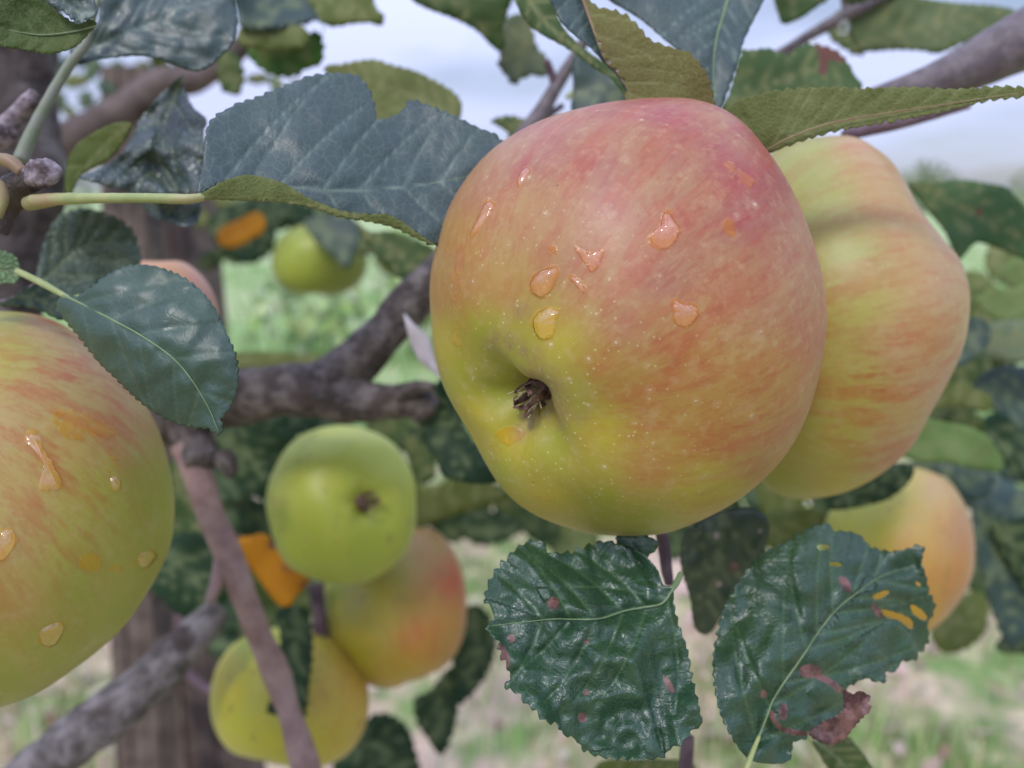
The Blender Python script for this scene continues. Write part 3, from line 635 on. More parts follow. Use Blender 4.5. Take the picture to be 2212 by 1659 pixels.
# --- foreground leaves
key_leaf('broad blue-green serrated leaf on a long pale stalk, left of the big apple',
 [(428,418),(436,365),(440,320),(448,273),(467,248),(490,236),(510,224),(550,211),(587,196),(633,177),(667,164),(700,159),(737,158),(771,163),(787,177),(801,200),(809,225),(813,256),(835,256),(860,246),(872,236),(881,220),(894,216),(920,226),(951,237),(994,256),(1037,277),(1071,290),(1092,315),(1100,350),(1085,400),(1050,450),(1000,500),(940,530),(904,509),(871,486),(837,468),(804,466),(771,466),(737,461),(700,452),(667,434),(617,406),(567,390),(527,386),(483,396)],
 [(428,420),(520,412),(617,406),(740,411),(850,406),(971,390),(1080,365)], .150, .172, T_BLUE, U_OLIVE, stalk=[(72,434,.160,14),(130,430,.156,13),(220,428,.152,11),(320,428,.149,10.5),(400,430,.148,11),(440,426,.1495,8)], bend=.001, cup=.001, tilt=-.00003, teeth=(8,23), step=7, veins=7, quilt=.0004, vang=52, rib_r=3.0,
 extra=[('curled_margin', (U_OLIVE, T_BLUE), [(433,430),(433,420),(455,406),(483,391),(527,378),(567,382),(617,398),(667,428),(710,445),(737,455),(771,460),(804,463),(837,463),(871,480),(904,505),(940,530),(900,515),(850,492),(790,478),(733,469),(667,448),(600,437),(533,434)], [(430,430),(533,432),(667,444),(790,475),(935,528)], .1485, .163, dict(teeth=(4,21), tilt=0, cup=0, veins=0, bend=.0005))])
key_leaf('long olive serrated leaf seen edge-on, pointing right above both apples',
 [(1565,243),(1575,230),(1591,217),(1631,206),(1661,199),(1688,194),(1728,191),(1795,188),(1835,190),(1898,190),(1965,188),(2048,192),(2108,190),(2158,186),(2212,188),(2270,194),(2212,209),(2141,217),(2075,232),(2008,248),(1941,260),(1870,272),(1808,283),(1741,302),(1690,320),(1661,331),(1640,318),(1612,280)],
 [(1655,326),(1700,300),(1780,270),(1880,250),(2000,232),(2130,212),(2262,194)], .168, .160, U_OLIVE, T_BLUE, bend=-.002, cup=-.001, teeth=(8,25), step=6, veins=9, quilt=.0003, vang=35, rib_r=2.2, rib_mat=M_RIBR)
key_leaf('leaf folded lengthwise above the big apple, russet underside with spiky edge',
 [(1245,-40),(1277,3),(1300,18),(1321,20),(1340,28),(1354,33),(1381,58),(1404,85),(1437,98),(1471,109),(1487,112),(1508,133),(1525,157),(1535,183),(1540,235),(1480,245),(1361,240),(1352,185),(1334,155),(1304,120),(1284,67),(1262,10)],
 [(1248,-35),(1270,30),(1304,122),(1334,158),(1361,205),(1368,240)], .170, .166, U_BROWN, T_BLUE, teeth=(9,24), step=6, veins=7, quilt=.0002, vang=60, rib_r=3.2, rib_mat=M_RIBR, tilt=.00001,
 extra=[('folded_half', (T_BLUE, U_OLIVE), [(1170,-40),(1187,0),(1214,50),(1240,76),(1271,100),(1304,135),(1337,169),(1357,215),(1372,240),(1366,205),(1336,157),(1306,120),(1286,67),(1262,5),(1245,-40)], [(1248,-40),(1270,30),(1304,122),(1340,165),(1366,235)], .1715, .169, dict(teeth=(2,24), tilt=-.00004))])
key_leaf('drooping blue-green leaf with pale midrib, tip down just behind the folded one',
 [(1265,-60),(1300,-10),(1380,40),(1440,90),(1500,140),(1530,200),(1546,240),(1560,226),(1576,187),(1595,127),(1608,87),(1630,40),(1650,0),(1665,-60)],
 [(1580,-60),(1571,0),(1560,40),(1548,83),(1541,150),(1546,236)], .196, .186, T_BLUE, U_OLIVE, teeth=(2,26), step=8, veins=5, quilt=.0003, rib_r=4)
key_leaf('dark leaf draped over the shoulder of the left apple',
 [(133,640),(123,660),(143,696),(165,722),(187,750),(213,783),(247,816),(277,846),(320,882),(367,908),(417,924),(450,926),(473,942),(481,922),(478,905),(501,876),(515,820),(511,770),(490,720),(467,670),(433,626),(393,597),(343,577),(300,571),(267,576),(227,596),(193,624),(165,640)],
 [(133,636),(200,668),(250,695),(300,722),(367,768),(410,815),(450,880),(473,935)], .160, .148, T_SMOOTH, U_OLIVE, stalk=[(38,586,.168,7.5),(80,606,.164,7.5),(115,625,.161,7),(150,645,.1595,5)], teeth=(6,18), step=6, veins=5, quilt=.0004, bend=-.006, cup=.004, rib_r=3, tilt=.00001, wav=.003)
key_leaf('wrinkled glossy leaf with nibbled purple-edged left side, below the big apple',
 [(1454,1269),(1434,1264),(1424,1239),(1407,1213),(1380,1190),(1345,1176),(1304,1169),(1257,1183),(1231,1193),(1183,1193),(1179,1174),(1151,1167),(1121,1180),(1097,1203),(1084,1216),(1066,1239),(1057,1256),(1047,1296),(1067,1319),(1062,1344),(1050,1353),(1057,1369),(1074,1383),(1081,1416),(1094,1436),(1101,1466),(1089,1483),(1121,1499),(1130,1515),(1157,1536),(1174,1556),(1205,1566),(1213,1583),(1247,1600),(1260,1620),(1304,1636),(1371,1641),(1431,1636),(1446,1618),(1475,1606),(1487,1589),(1500,1574),(1517,1566),(1514,1546),(1506,1506),(1495,1466),(1486,1406),(1472,1366),(1464,1340),(1456,1306)],
 [(1454,1272),(1431,1303),(1390,1312),(1347,1320),(1297,1336),(1240,1338),(1197,1337),(1120,1345),(1053,1353)], .160, .151, T_GLOSS, U_OLIVE, stalk=[(1470,1240,.165,6),(1462,1258,.162,7),(1450,1274,.160,6)], stalk_mat=M_RIB, teeth=(12,25), step=5, veins=6, quilt=.0010, bend=-.002, cup=.0012, tilt=.00006, vang=58, rib_r=2.4, wav=.008, vw=2.6, toothless=.1,
 dead=[[(1080,1390),(1100,1420),(1092,1450),(1076,1420)], ell(1258, 1550, 9, 10), ell(1195, 1303, 12, 13), ell(1104, 1379, 8, 8), ell(1266, 1385, 5, 5), ell(1266, 1496, 6, 5), ell(1445, 1480, 6, 20, rot=-.5)])
HOLES = [[(1904,1316),(1935,1323),(1955,1330),(1972,1343),(1968,1360),(1941,1340),(1915,1333)], [(1968,1306),(1988,1315),(2002,1332),(1994,1340),(1971,1324)], [(1765,1177),(1789,1177),(1789,1187),(1768,1187)], [(1791,1214),(1815,1216),(1816,1223),(1794,1222)], [(1885,1287),(1905,1278),(1921,1276),(1915,1286),(1893,1296)], [(1978,1258),(1989,1260),(1985,1268)]]
key_leaf('round leaf with yellow-showing holes and a withered brown lobe, lower right',
 [(1618,1640),(1585,1600),(1555,1540),(1543,1480),(1540,1423),(1548,1373),(1561,1320),(1585,1273),(1618,1226),(1648,1196),(1691,1173),(1735,1150),(1758,1136),(1791,1131),(1801,1146),(1830,1148),(1858,1156),(1875,1176),(1895,1186),(1928,1191),(1958,1186),(1983,1177),(1997,1186),(1991,1213),(2001,1246),(2008,1280),(2020,1306),(2014,1332),(2004,1345),(2006,1383),(1991,1406),(1975,1426),(1948,1430),(1935,1450),(1911,1453),(1916,1470),(1898,1474),(1868,1466),(1845,1478),(1825,1492),(1850,1520),(1825,1545),(1790,1565),(1751,1583),(1741,1596),(1715,1603),(1711,1623),(1701,1646),(1661,1650)],
 [(1618,1645),(1655,1552),(1675,1503),(1735,1416),(1765,1370),(1808,1316),(1858,1276),(1908,1243),(1975,1222)], .156, .188, T_GLOSS, U_OLIVE, stalk=[(1600,1700,.152,7),(1618,1645,.1555,6.5),(1640,1590,.1585,4)], rib_mat=M_RIB, teeth=(9,22), step=6, veins=8, quilt=.0009, bend=-.003, cup=.0015, vang=42, rib_r=2.8, holes=HOLES, wav=.007, vw=2.6,
 dead=[ell(1750,1450,24,14), ell(1692,1537,9,18), ell(1650,1500,6,9), [(1765,1454),(1800,1470),(1822,1492),(1812,1496),(1790,1478),(1762,1464)], [(1668,1535),(1690,1570),(1751,1582),(1745,1590),(1690,1580),(1662,1545)], ell(1826,1262,9,20,rot=-.6), ell(1895,1320,6,20,rot=-.6)],
 extra=[('withered_lobe', (T_GLOSS, T_GLOSS), [(1822,1490),(1842,1500),(1858,1492),(1881,1506),(1874,1518),(1883,1530),(1861,1553),(1841,1576),(1821,1600),(1795,1610),(1765,1600),(1748,1583),(1775,1560),(1800,1550),(1822,1530)], [(1822,1492),(1835,1540),(1790,1585)], .164, .160, dict(teeth=(5,15), tilt=0, cup=0, veins=3, quilt=.001, dead=[[(1700,1440),(1920,1440),(1920,1660),(1700,1660)]]))])
key_leaf('leaf at the very top left corner showing its green underside and a curled grey lip',
 [(-60,-60),(60,-60),(100,-5),(118,20),(140,36),(167,50),(195,42),(209,52),(190,75),(170,96),(150,107),(125,114),(100,117),(50,108),(0,100),(-60,80)],
 [(208,56),(150,70),(80,75),(0,60),(-60,40)], .158, .150, leaf_under('leaf_underside_deep', (.07,.11,.03), (.10,.14,.04), vein=(.17,.2,.08)), T_BLUE, teeth=(4,17), step=7, veins=6, quilt=.0005, rib_r=2.2,
 extra=[('curled_lip', (T_BLUE, U_OLIVE), [(92,-60),(97,-5),(115,14),(140,28),(167,52),(185,45),(205,36),(212,22),(205,0),(200,-60)], [(205,28),(160,20),(110,-30)], .155, .152, dict(teeth=(5,15), veins=4))])
key_leaf('large smooth blue-grey leaf hanging from the top edge near the upper left',
 [(214,-60),(214,0),(213,40),(197,68),(172,85),(150,108),(160,128),(175,140),(200,132),(233,126),(300,121),(347,129),(390,147),(415,153),(433,153),(457,142),(480,120),(500,100),(513,55),(505,0),(490,-60)],
 [(180,110),(230,90),(300,60),(380,25),(440,-40)], .190, .20, T_BLUE, U_MID, stalk=[(45,345,.185,16),(70,285,.186,13),(105,215,.187,11),(150,140,.188,10),(185,95,.188,9),(200,40,.187,7),(212,0,.186,5),(222,-40,.186,5)], stalk_mat=M_STALKG, teeth=(2,22), step=8, veins=6, quilt=.0006, wav=.004, vang=40, rib_r=0)
key_leaf('crumpled shiny dark leaf hanging folded under the upper left branch',
 [(173,384),(205,368),(240,350),(275,315),(300,262),(340,210),(397,158),(392,175),(417,230),(440,250),(448,265),(441,283),(440,330),(437,367),(424,412),(380,418),(300,418),(250,408),(213,397)],
 [(395,162),(370,230),(340,300),(330,360),(325,415)], .215, .205, T_CRUMP, U_OLB, teeth=(2,20), step=8, veins=6, quilt=.0016, wav=.012, rib_r=2.5,
 extra=[('curled_underside', (U_OLB, T_BLUE), [(147,345),(165,312),(200,288),(235,270),(267,263),(285,270),(270,305),(235,345),(200,365),(172,384),(150,430),(140,400)], [(280,268),(230,310),(150,400)], .212, .212, dict(teeth=(2,20), veins=4, quilt=.0003, wav=.004)),
        ('lower_lobe', (T_CRUMP, U_MID), [(295,428),(330,432),(380,440),(430,438),(432,470),(410,490),(375,484),(330,468)], [(300,430),(360,450),(415,480)], .212, .212, dict(teeth=(3,20), veins=4))])
key_leaf('small bright green leaf tip poking in at the left edge',
 [(-60,545),(0,540),(20,545),(35,556),(43,575),(44,590),(40,606),(28,613),(10,612),(-20,622),(-60,640)], [(44,592),(10,585),(-50,590)], .170, .172, leaf_top('leaf_fresh', (.08,.16,.05), (.12,.22,.07)), U_MID, teeth=(4,14), step=7, veins=4, rib_r=2)
simple_leaf('dark green leaf beneath the pale stalk, left of the peeping peach apple',
 [(60,640),(72,620),(82,575),(92,535),(115,480),(150,456),(200,452),(260,475),(290,505),(305,560),(290,600),(230,620),(160,640),(100,660)], [(60,645),(120,580),(190,530),(300,520)], .215, .235, 'T', group='leaves round the left branch', quilt=.001, front=leaf_top('leaf_mid_dark', (.03,.062,.035), (.05,.085,.05), rough=.42), step=8)
simple_leaf('small leaf lying on top of the left apple, under the draped dark leaf',
 [(-20,660),(20,645),(60,618),(100,622),(140,650),(150,690),(120,688),(90,672),(50,662),(10,662)], [(-20,658),(60,640),(145,680)], .176, .180, 'T', group='leaves round the left branch', step=8)
key_leaf('short dark leaf stub pressed under the bottom of the big apple',
 [(1330,1160),(1365,1157),(1387,1154),(1421,1170),(1415,1190),(1400,1205),(1424,1236),(1405,1240),(1380,1215),(1345,1190)], [(1420,1235),(1390,1200),(1340,1170)], .166, .168, T_GLOSS, U_MID, teeth=(3,16), step=8, rib_r=0)

# --- leaves further back, top
B = 'leaves against the sky'
simple_leaf('olive leaf with serrated top edge against the sky, behind the broad blue leaf', [(700,150),(737,138),(804,128),(847,140),(897,153),(937,173),(977,197),(997,222),(994,260),(980,300),(900,290),(820,290),(760,220)], [(990,262),(900,210),(800,175),(720,160)], .26, .27, 'U', group=B, front=U_OLIVE, teeth=(6,20), step=9)
simple_leaf('blurred blue-green leaf at the top edge, second from the upper left', [(505,-60),(513,30),(520,58),(560,66),(610,60),(650,55),(690,45),(700,70),(680,20),(640,-60)], [(515,60),(580,40),(650,-40)], .28, .3, 'T', group=B)
simple_leaf('olive leaf hanging below the blurred blue-green leaf near the top', [(520,60),(560,66),(610,60),(650,55),(668,75),(660,100),(600,110),(545,105),(515,95)], [(520,80),(590,85),(665,80)], .285, .29, 'U', group=B, front=U_OLB)
simple_leaf('vivid green shaded leaf near the top left, over small sky gaps', [(545,100),(600,85),(650,75),(690,70),(700,110),(690,140),(660,150),(640,165),(600,165),(565,150),(535,120)], [(545,105),(610,120),(690,110)], .3, .3, 'U', group=B, front=leaf_under('leaf_deep_green', (.05,.13,.02), (.07,.17,.03), blur=True))
simple_leaf('pale olive leaf at the top edge left of the open sky', [(650,-60),(665,0),(690,45),(720,58),(760,52),(800,50),(824,56),(830,35),(810,10),(790,-60)], [(660,-50),(740,20),(825,50)], .3, .29, 'U', group=B, front=U_OLB)
simple_leaf('small green leaf beside the dark twig bud at upper left', [(470,120),(490,110),(515,122),(528,160),(520,200),(505,205),(480,195),(472,165)], [(480,115),(500,160),(512,205)], .34, .34, 'U', group=B, front=U_MID)
simple_leaf('dark leaf sweeping down from the top edge at the centre of the open sky', [(850,-60),(885,-5),(920,18),(971,37),(1010,55),(1037,73),(1060,98),(1083,112),(1092,90),(1086,60),(1096,30),(1100,-60)], [(900,-40),(1000,20),(1082,110)], .27, .28, 'U', group=B, front=U_MID, teeth=(2,20))
simple_leaf('grey-olive leaf with pointed tip hanging between sky and twig', [(1095,40),(1083,80),(1080,120),(1075,140),(1090,160),(1108,183),(1130,170),(1155,162),(1178,165),(1185,130),(1160,100),(1150,60),(1130,30)], [(1150,40),(1130,110),(1108,180)], .30, .30, 'U', group=B, front=leaf_under('leaf_under_grey', (.12,.15,.08), (.14,.17,.09), blur=True))
simple_leaf('dark green leaf slanting down from the top edge to the big apple', [(1100,-60),(1112,0),(1137,48),(1170,75),(1204,93),(1237,113),(1287,150),(1320,170),(1352,212),(1368,235),(1366,190),(1330,150),(1290,125),(1250,95),(1215,55),(1190,-5),(1170,-60)], [(1120,-40),(1180,50),(1270,125),(1360,220)], .20, .19, 'U', group=B, front=U_MID, teeth=(2,22), step=8)
simple_leaf('dark slate leaf behind the twigs just above the big apple', [(1240,120),(1280,130),(1330,160),(1360,240),(1330,260),(1240,250),(1238,190)], [(1237,210),(1300,190),(1350,220)], .24, .24, 'T', group=B, front=T_BLUR, teeth=(2,22))
simple_leaf('little serrated leaf touching the twig left of the big apple top', [(1060,262),(1080,252),(1110,250),(1140,262),(1160,270),(1140,300),(1110,320),(1092,318),(1098,290),(1080,275)], [(1160,268),(1110,275),(1064,262)], .28, .28, 'U', group=B, front=U_MID, teeth=(5,18))
simple_leaf('mid green leaf at the top edge right of the drooping leaf', [(1665,-60),(1672,0),(1680,30),(1692,52),(1730,40),(1765,15),(1790,-5),(1790,-60)], [(1670,-50),(1710,0),(1760,-30)], .27, .28, 'U', group=B, front=U_MID, teeth=(2,22))
simple_leaf('dark serrated leaf with brown tip between the drooping leaf and thick branch', [(1560,240),(1575,200),(1594,130),(1604,108),(1625,108),(1660,104),(1700,118),(1730,98),(1760,95),(1790,102),(1815,115),(1835,140),(1848,165),(1862,182),(1850,215),(1750,230),(1650,240)], [(1570,235),(1660,185),(1760,150),(1850,150)], .24, .25, 'U', group=B, front=leaf_under('leaf_shade_green', (.07,.12,.04), (.09,.145,.05), blur=True), teeth=(7,22), dead=[[(1760,95),(1800,105),(1830,125),(1815,135),(1790,125),(1785,160),(1770,160),(1772,125)]])
simple_leaf('big green leaf across the top right corner under the thick branch', [(1800,35),(1830,15),(1880,2),(1950,-10),(2020,0),(2090,8),(2150,12),(2195,25),(2175,60),(2100,85),(2030,115),(1990,110),(1930,108),(1870,112),(1850,100),(1835,75)], [(1850,100),(1950,70),(2050,45),(2190,20)], .30, .30, 'U', group=B, front=leaf_under('leaf_under_soft', (.11,.155,.06), (.14,.185,.08), blur=True), teeth=(4,20))
simple_leaf('leaf sliver filling the top edge above the purple twig', [(1800,-60),(1810,-10),(1835,10),(1880,0),(1930,-20),(1960,-60)], [(1810,-50),(1860,-20),(1940,-40)], .28, .28, 'U', group=B, front=U_MID)
simple_leaf('grey-green leaf end behind the folded leaf near the upper right', [(1788,60),(1820,40),(1850,70),(1870,110),(1850,120),(1815,100),(1795,85)], [(1790,65),(1830,85),(1865,112)], .34, .34, 'U', group=B, front=U_MID)
# --- middle / lower left
C_ = 'shaded leaves among the blurred apples'
simple_leaf('green leaf under the broad blue leaf, touching the big apple', [(770,480),(800,500),(850,500),(900,520),(940,540),(930,590),(905,608),(860,600),(820,560),(785,520)], [(775,485),(850,540),(930,600)], .30, .29, 'U', group=C_, front=U_MID, teeth=(2,20))
simple_leaf('slate leaf lying over the dim green apple in the gap', [(655,480),(700,466),(760,470),(778,500),(770,540),(750,580),(725,560),(690,530)], [(660,480),(710,510),(765,570)], .57, .56, 'T', group=C_, teeth=(2,22))
simple_leaf('dark leaf left of the dim green apple, next to the orange leaf', [(450,480),(500,440),(560,430),(640,436),(680,460),(650,490),(600,500),(590,540),(540,570),(480,545)], [(455,500),(540,480),(650,460)], .62, .62, 'T', group=C_, front=T_DARK)
simple_leaf('blurred orange-yellow leaf patch under the broad blue leaf', [(467,510),(480,490),(515,475),(550,458),(572,470),(570,500),(540,520),(510,535),(480,532)], [(468,520),(520,500),(570,475)], .58, .58, 'U', group=C_, front=U_ORANGE, teeth=(1,22))
simple_leaf('bright orange dying leaf with black specks beside the lime green apple', [(513,1166),(540,1158),(573,1154),(600,1185),(633,1225),(668,1250),(655,1275),(643,1285),(623,1312),(598,1303),(567,1263),(535,1218)], [(515,1160),(570,1220),(625,1305)], .352, .352, 'U', group=C_, front=U_ORANGE, teeth=(2,22), dead=[ell(588,1178,10,9), ell(622,1228,14,8,rot=.6), ell(655,1262,9,9)])
simple_leaf('very dark leaf hanging in front of the lowest yellow-green apple', [(600,1320),(650,1310),(672,1340),(675,1420),(668,1480),(660,1545),(640,1552),(600,1545),(575,1535),(590,1500),(595,1440),(605,1380)], [(640,1310),(635,1420),(610,1545)], .325, .318, 'T', group=C_, front=T_DARK)
simple_leaf('dark leaf right of the left apple, upper one behind the pinkish twig', [(370,1000),(420,1000),(450,1060),(470,1120),(450,1180),(400,1200),(370,1160),(376,1080)], [(380,1000),(410,1100),(440,1180)], .36, .36, 'U', group=C_, front=U_MID)
simple_leaf('dark leaf below, between the left apple and the pinkish twig', [(335,1260),(360,1180),(400,1150),(450,1160),(490,1220),(497,1280),(470,1310),(430,1335),(390,1330),(355,1300)], [(350,1180),(410,1240),(470,1310)], .34, .34, 'T', group=C_, front=T_DARK)
simple_leaf('dark green leaf under the knobbly branch, above the lime green apple', [(465,950),(480,925),(530,905),(590,915),(640,950),(610,985),(585,1030),(575,1080),(540,1060),(500,1020)], [(470,945),(530,970),(580,1060)], .36, .36, 'T', group=C_, front=T_DARK)
simple_leaf('dark leaf tucked behind the left rim of the big apple', [(905,900),(925,860),(960,820),(1010,930),(1060,1000),(1075,1040),(1020,1045),(960,1030),(945,1000),(920,960)], [(925,840),(960,930),(1040,1040)], .28, .27, 'T', group=C_, front=T_DARK, teeth=(2,20))
simple_leaf('long olive leaf reaching right from behind the lime green apple', [(880,1040),(930,1050),(990,1030),(1050,1040),(1095,1055),(1090,1080),(1020,1100),(950,1125),(900,1145),(880,1110)], [(885,1120),(980,1075),(1090,1065)], .42, .40, 'U', group=C_, front=U_OLB, teeth=(2,20))
simple_leaf('narrow olive leaf above the long one beside the lime green apple', [(870,930),(905,950),(935,990),(940,1030),(915,1045),(890,1040),(880,990)], [(875,935),(910,990),(925,1040)], .42, .42, 'U', group=C_, front=U_MID)
simple_leaf('dark hanging leaf between the yellow apple and the wrinkled glossy leaf', [(1000,1320),(1040,1310),(1072,1370),(1060,1440),(1020,1500),(985,1520),(975,1460),(985,1390)], [(1020,1315),(1030,1410),(990,1510)], .42, .42, 'T', group=C_, front=T_DARK)
simple_leaf('dark leaf pointing down under the yellow orange-cheeked apple', [(895,1510),(930,1490),(975,1440),(990,1500),(985,1560),(965,1620),(945,1628),(920,1590),(900,1560)], [(960,1450),(945,1540),(955,1620)], .44, .44, 'T', group=C_, front=T_DARK)
simple_leaf('dark leaf at the bottom edge beneath the two stacked apples', [(730,1620),(770,1570),(820,1540),(870,1560),(895,1610),(900,1700),(760,1720),(720,1670)], [(735,1640),(820,1610),(890,1680)], .46, .46, 'T', group=C_, front=T_DARK)
simple_leaf('pale grey withered leaf hanging by the left rim of the big apple', [(872,678),(885,690),(905,710),(925,728),(945,790),(955,820),(930,800),(908,782),(893,755),(885,735)], [(873,680),(905,745),(945,805)], .262, .255, 'T', group=C_, front=simple_mat('dry_leaf', (.34,.30,.31), (.45,.41,.42), 60), back=U_MID, teeth=(1,20))
simple_leaf('olive leaf strip lying along the top of the knobbly branch', [(505,765),(560,758),(650,764),(700,770),(690,800),(600,800),(510,795)], [(505,780),(600,778),(700,785)], .42, .42, 'U', group=C_, front=U_OLB, teeth=(1,22))
# --- right side
D_ = 'blurred leaves at the right edge'
simple_leaf('large plain green leaf at the right edge beside the striped apple', [(1960,395),(2000,392),(2075,388),(2130,395),(2175,405),(2205,435),(2270,500),(2270,570),(2212,560),(2150,535),(2108,525),(2070,560),(2040,500),(1990,440)], [(1970,395),(2080,450),(2260,540)], .30, .30, 'U', group=D_, front=leaf_under('leaf_plain_green', (.06,.125,.045), (.08,.15,.055), blur=True), teeth=(3,20), dead=[ell(2115,455,8,9)])
simple_leaf('bright light green leaf below right of the striped apple', [(1935,975),(1965,930),(1995,903),(2045,912),(2090,920),(2125,937),(2150,965),(2168,996),(2160,1018),(2110,1015),(2040,1000),(1990,1000)], [(1940,975),(2050,960),(2165,1005)], .33, .33, 'U', group=D_, front=leaf_under('leaf_light_green', (.15,.25,.07), (.20,.31,.10), blur=True, trans=.4), teeth=(1,22))
simple_leaf('blackish leaf between the striped apple and the orange one below it', [(1800,1075),(1850,1045),(1900,1010),(1950,1000),(1975,1010),(1965,1040),(1925,1075),(1880,1090),(1830,1100),(1790,1100)], [(1800,1090),(1880,1050),(1970,1010)], .295, .29, 'T', group=D_, front=T_DARK, teeth=(2,20))
simple_leaf('dark oval leaf touching the right flank of the striped apple', [(2060,790),(2070,740),(2090,690),(2125,690),(2140,720),(2125,760),(2090,785)], [(2065,780),(2095,740),(2135,700)], .33, .33, 'T', group=D_, teeth=(2,20))
simple_leaf('grey-green leaf at the right edge beside the dark oval leaf', [(2120,720),(2150,695),(2212,690),(2270,700),(2270,790),(2212,785),(2150,775),(2115,760)], [(2120,745),(2190,735),(2260,745)], .36, .36, 'U', group=D_, front=leaf_under('leaf_greyer', (.15,.2,.11), (.19,.24,.14), blur=True))
simple_leaf('pale mint leaf at the right edge, highest of the small ones', [(2105,650),(2140,625),(2190,620),(2270,600),(2270,680),(2200,690),(2150,690)], [(2110,655),(2180,650),(2260,640)], .4, .4, 'U', group=D_, front=U_BRIGHT)
simple_leaf('bright yellow-green leaf tip at the right edge under the plain green leaf', [(2160,590),(2190,560),(2240,540),(2270,600),(2200,620),(2170,615)], [(2165,600),(2210,590),(2260,570)], .42, .42, 'U', group=D_, front=U_BRIGHT)
simple_leaf('olive serrated leaf right of the striped apple lower flank', [(2000,860),(2040,820),(2070,815),(2110,840),(2145,862),(2130,890),(2090,880),(2040,880),(2010,885)], [(2005,870),(2070,850),(2140,870)], .34, .34, 'U', group=D_, front=U_OLB)
simple_leaf('slate blue leaf at the right edge under the grey-green one', [(2100,850),(2120,810),(2170,790),(2230,800),(2270,860),(2240,920),(2190,930),(2150,890)], [(2105,840),(2180,860),(2250,900)], .38, .38, 'T', group=D_)
simple_leaf('deep green leaf at the right edge between slate and light green leaves', [(2105,930),(2150,890),(2212,930),(2270,960),(2270,1040),(2200,1030),(2170,1000),(2130,960)], [(2110,930),(2180,970),(2260,1010)], .37, .37, 'T', group=D_, front=T_DARK)
simple_leaf('mid green leaf peeping over the bright light green leaf', [(2000,905),(2040,885),(2090,885),(2125,905),(2120,935),(2060,915)], [(2005,905),(2060,900),(2120,925)], .36, .36, 'U', group=D_, front=U_MID)
simple_leaf('teal leaf under the bright light green leaf, above the orange apple', [(1960,1000),(2040,1000),(2110,1012),(2150,1030),(2130,1070),(2090,1080),(2040,1030),(1990,1020)], [(1965,1005),(2050,1020),(2130,1055)], .37, .37, 'T', group=D_)
simple_leaf('long blue-grey leaf hanging down the right edge past the orange apple', [(2100,1090),(2130,1080),(2170,1110),(2230,1130),(2270,1200),(2250,1330),(2212,1380),(2180,1400),(2150,1340),(2120,1250),(2105,1170)], [(2110,1090),(2160,1220),(2195,1390)], .36, .36, 'T', group=D_)
simple_leaf('dark leaf at the right edge overlapping the long blue-grey one', [(2140,1130),(2200,1120),(2270,1100),(2270,1260),(2230,1290),(2190,1240),(2160,1190)], [(2145,1130),(2200,1190),(2250,1280)], .355, .355, 'T', group=D_, front=T_DARK)
simple_leaf('small dark leaf low at the right edge over the grass', [(2150,1395),(2175,1370),(2212,1360),(2270,1370),(2270,1410),(2200,1412),(2165,1410)], [(2155,1400),(2200,1390),(2260,1390)], .40, .40, 'T', group=D_, front=T_DARK, teeth=(1,22))
simple_leaf('olive leaf below the orange apple at the right', [(2010,1370),(2040,1320),(2090,1280),(2130,1290),(2130,1360),(2090,1400),(2040,1410)], [(2015,1370),(2070,1340),(2125,1300)], .45, .45, 'U', group=D_, front=U_OLB)
simple_leaf('very dark spotted leaf in shadow behind the two lower leaves', [(1480,1150),(1540,1110),(1600,1095),(1650,1110),(1662,1150),(1640,1200),(1600,1260),(1560,1330),(1530,1370),(1500,1355),(1490,1290),(1470,1220)], [(1560,1100),(1550,1220),(1515,1365)], .215, .22, 'T', group=D_, front=leaf_top('leaf_dark_spotted', (.02,.042,.02), (.032,.06,.028), spots=1.2, blur=True, spot_col=(.35,.28,.25)), teeth=(2,20), dead=[ell(1585,1225,12,9)])
simple_leaf('pale olive leaf behind the holed leaf, left of the orange apple', [(1640,1120),(1700,1100),(1760,1100),(1800,1120),(1780,1150),(1700,1180),(1655,1180)], [(1645,1150),(1720,1130),(1795,1120)], .34, .34, 'U', group=D_, front=U_OLB)
key_leaf('olive underside of a leaf hanging down at the bottom edge, right of centre',
 [(1755,1600),(1800,1606),(1832,1592),(1850,1610),(1880,1650),(1910,1720),(1850,1740),(1800,1680),(1770,1630)], [(1760,1600),(1820,1650),(1870,1730)], .215, .215, U_MID, T_BLUE, teeth=(2,22), step=10, rib_r=2, group=D_)
simple_leaf('olive leaf strip along the bottom edge under the wrinkled leaf', [(1290,1650),(1380,1640),(1450,1640),(1500,1650),(1500,1720),(1300,1720)], [(1300,1690),(1400,1670),(1495,1680)], .25, .25, 'U', group=D_, front=U_OLB, teeth=(1,22))

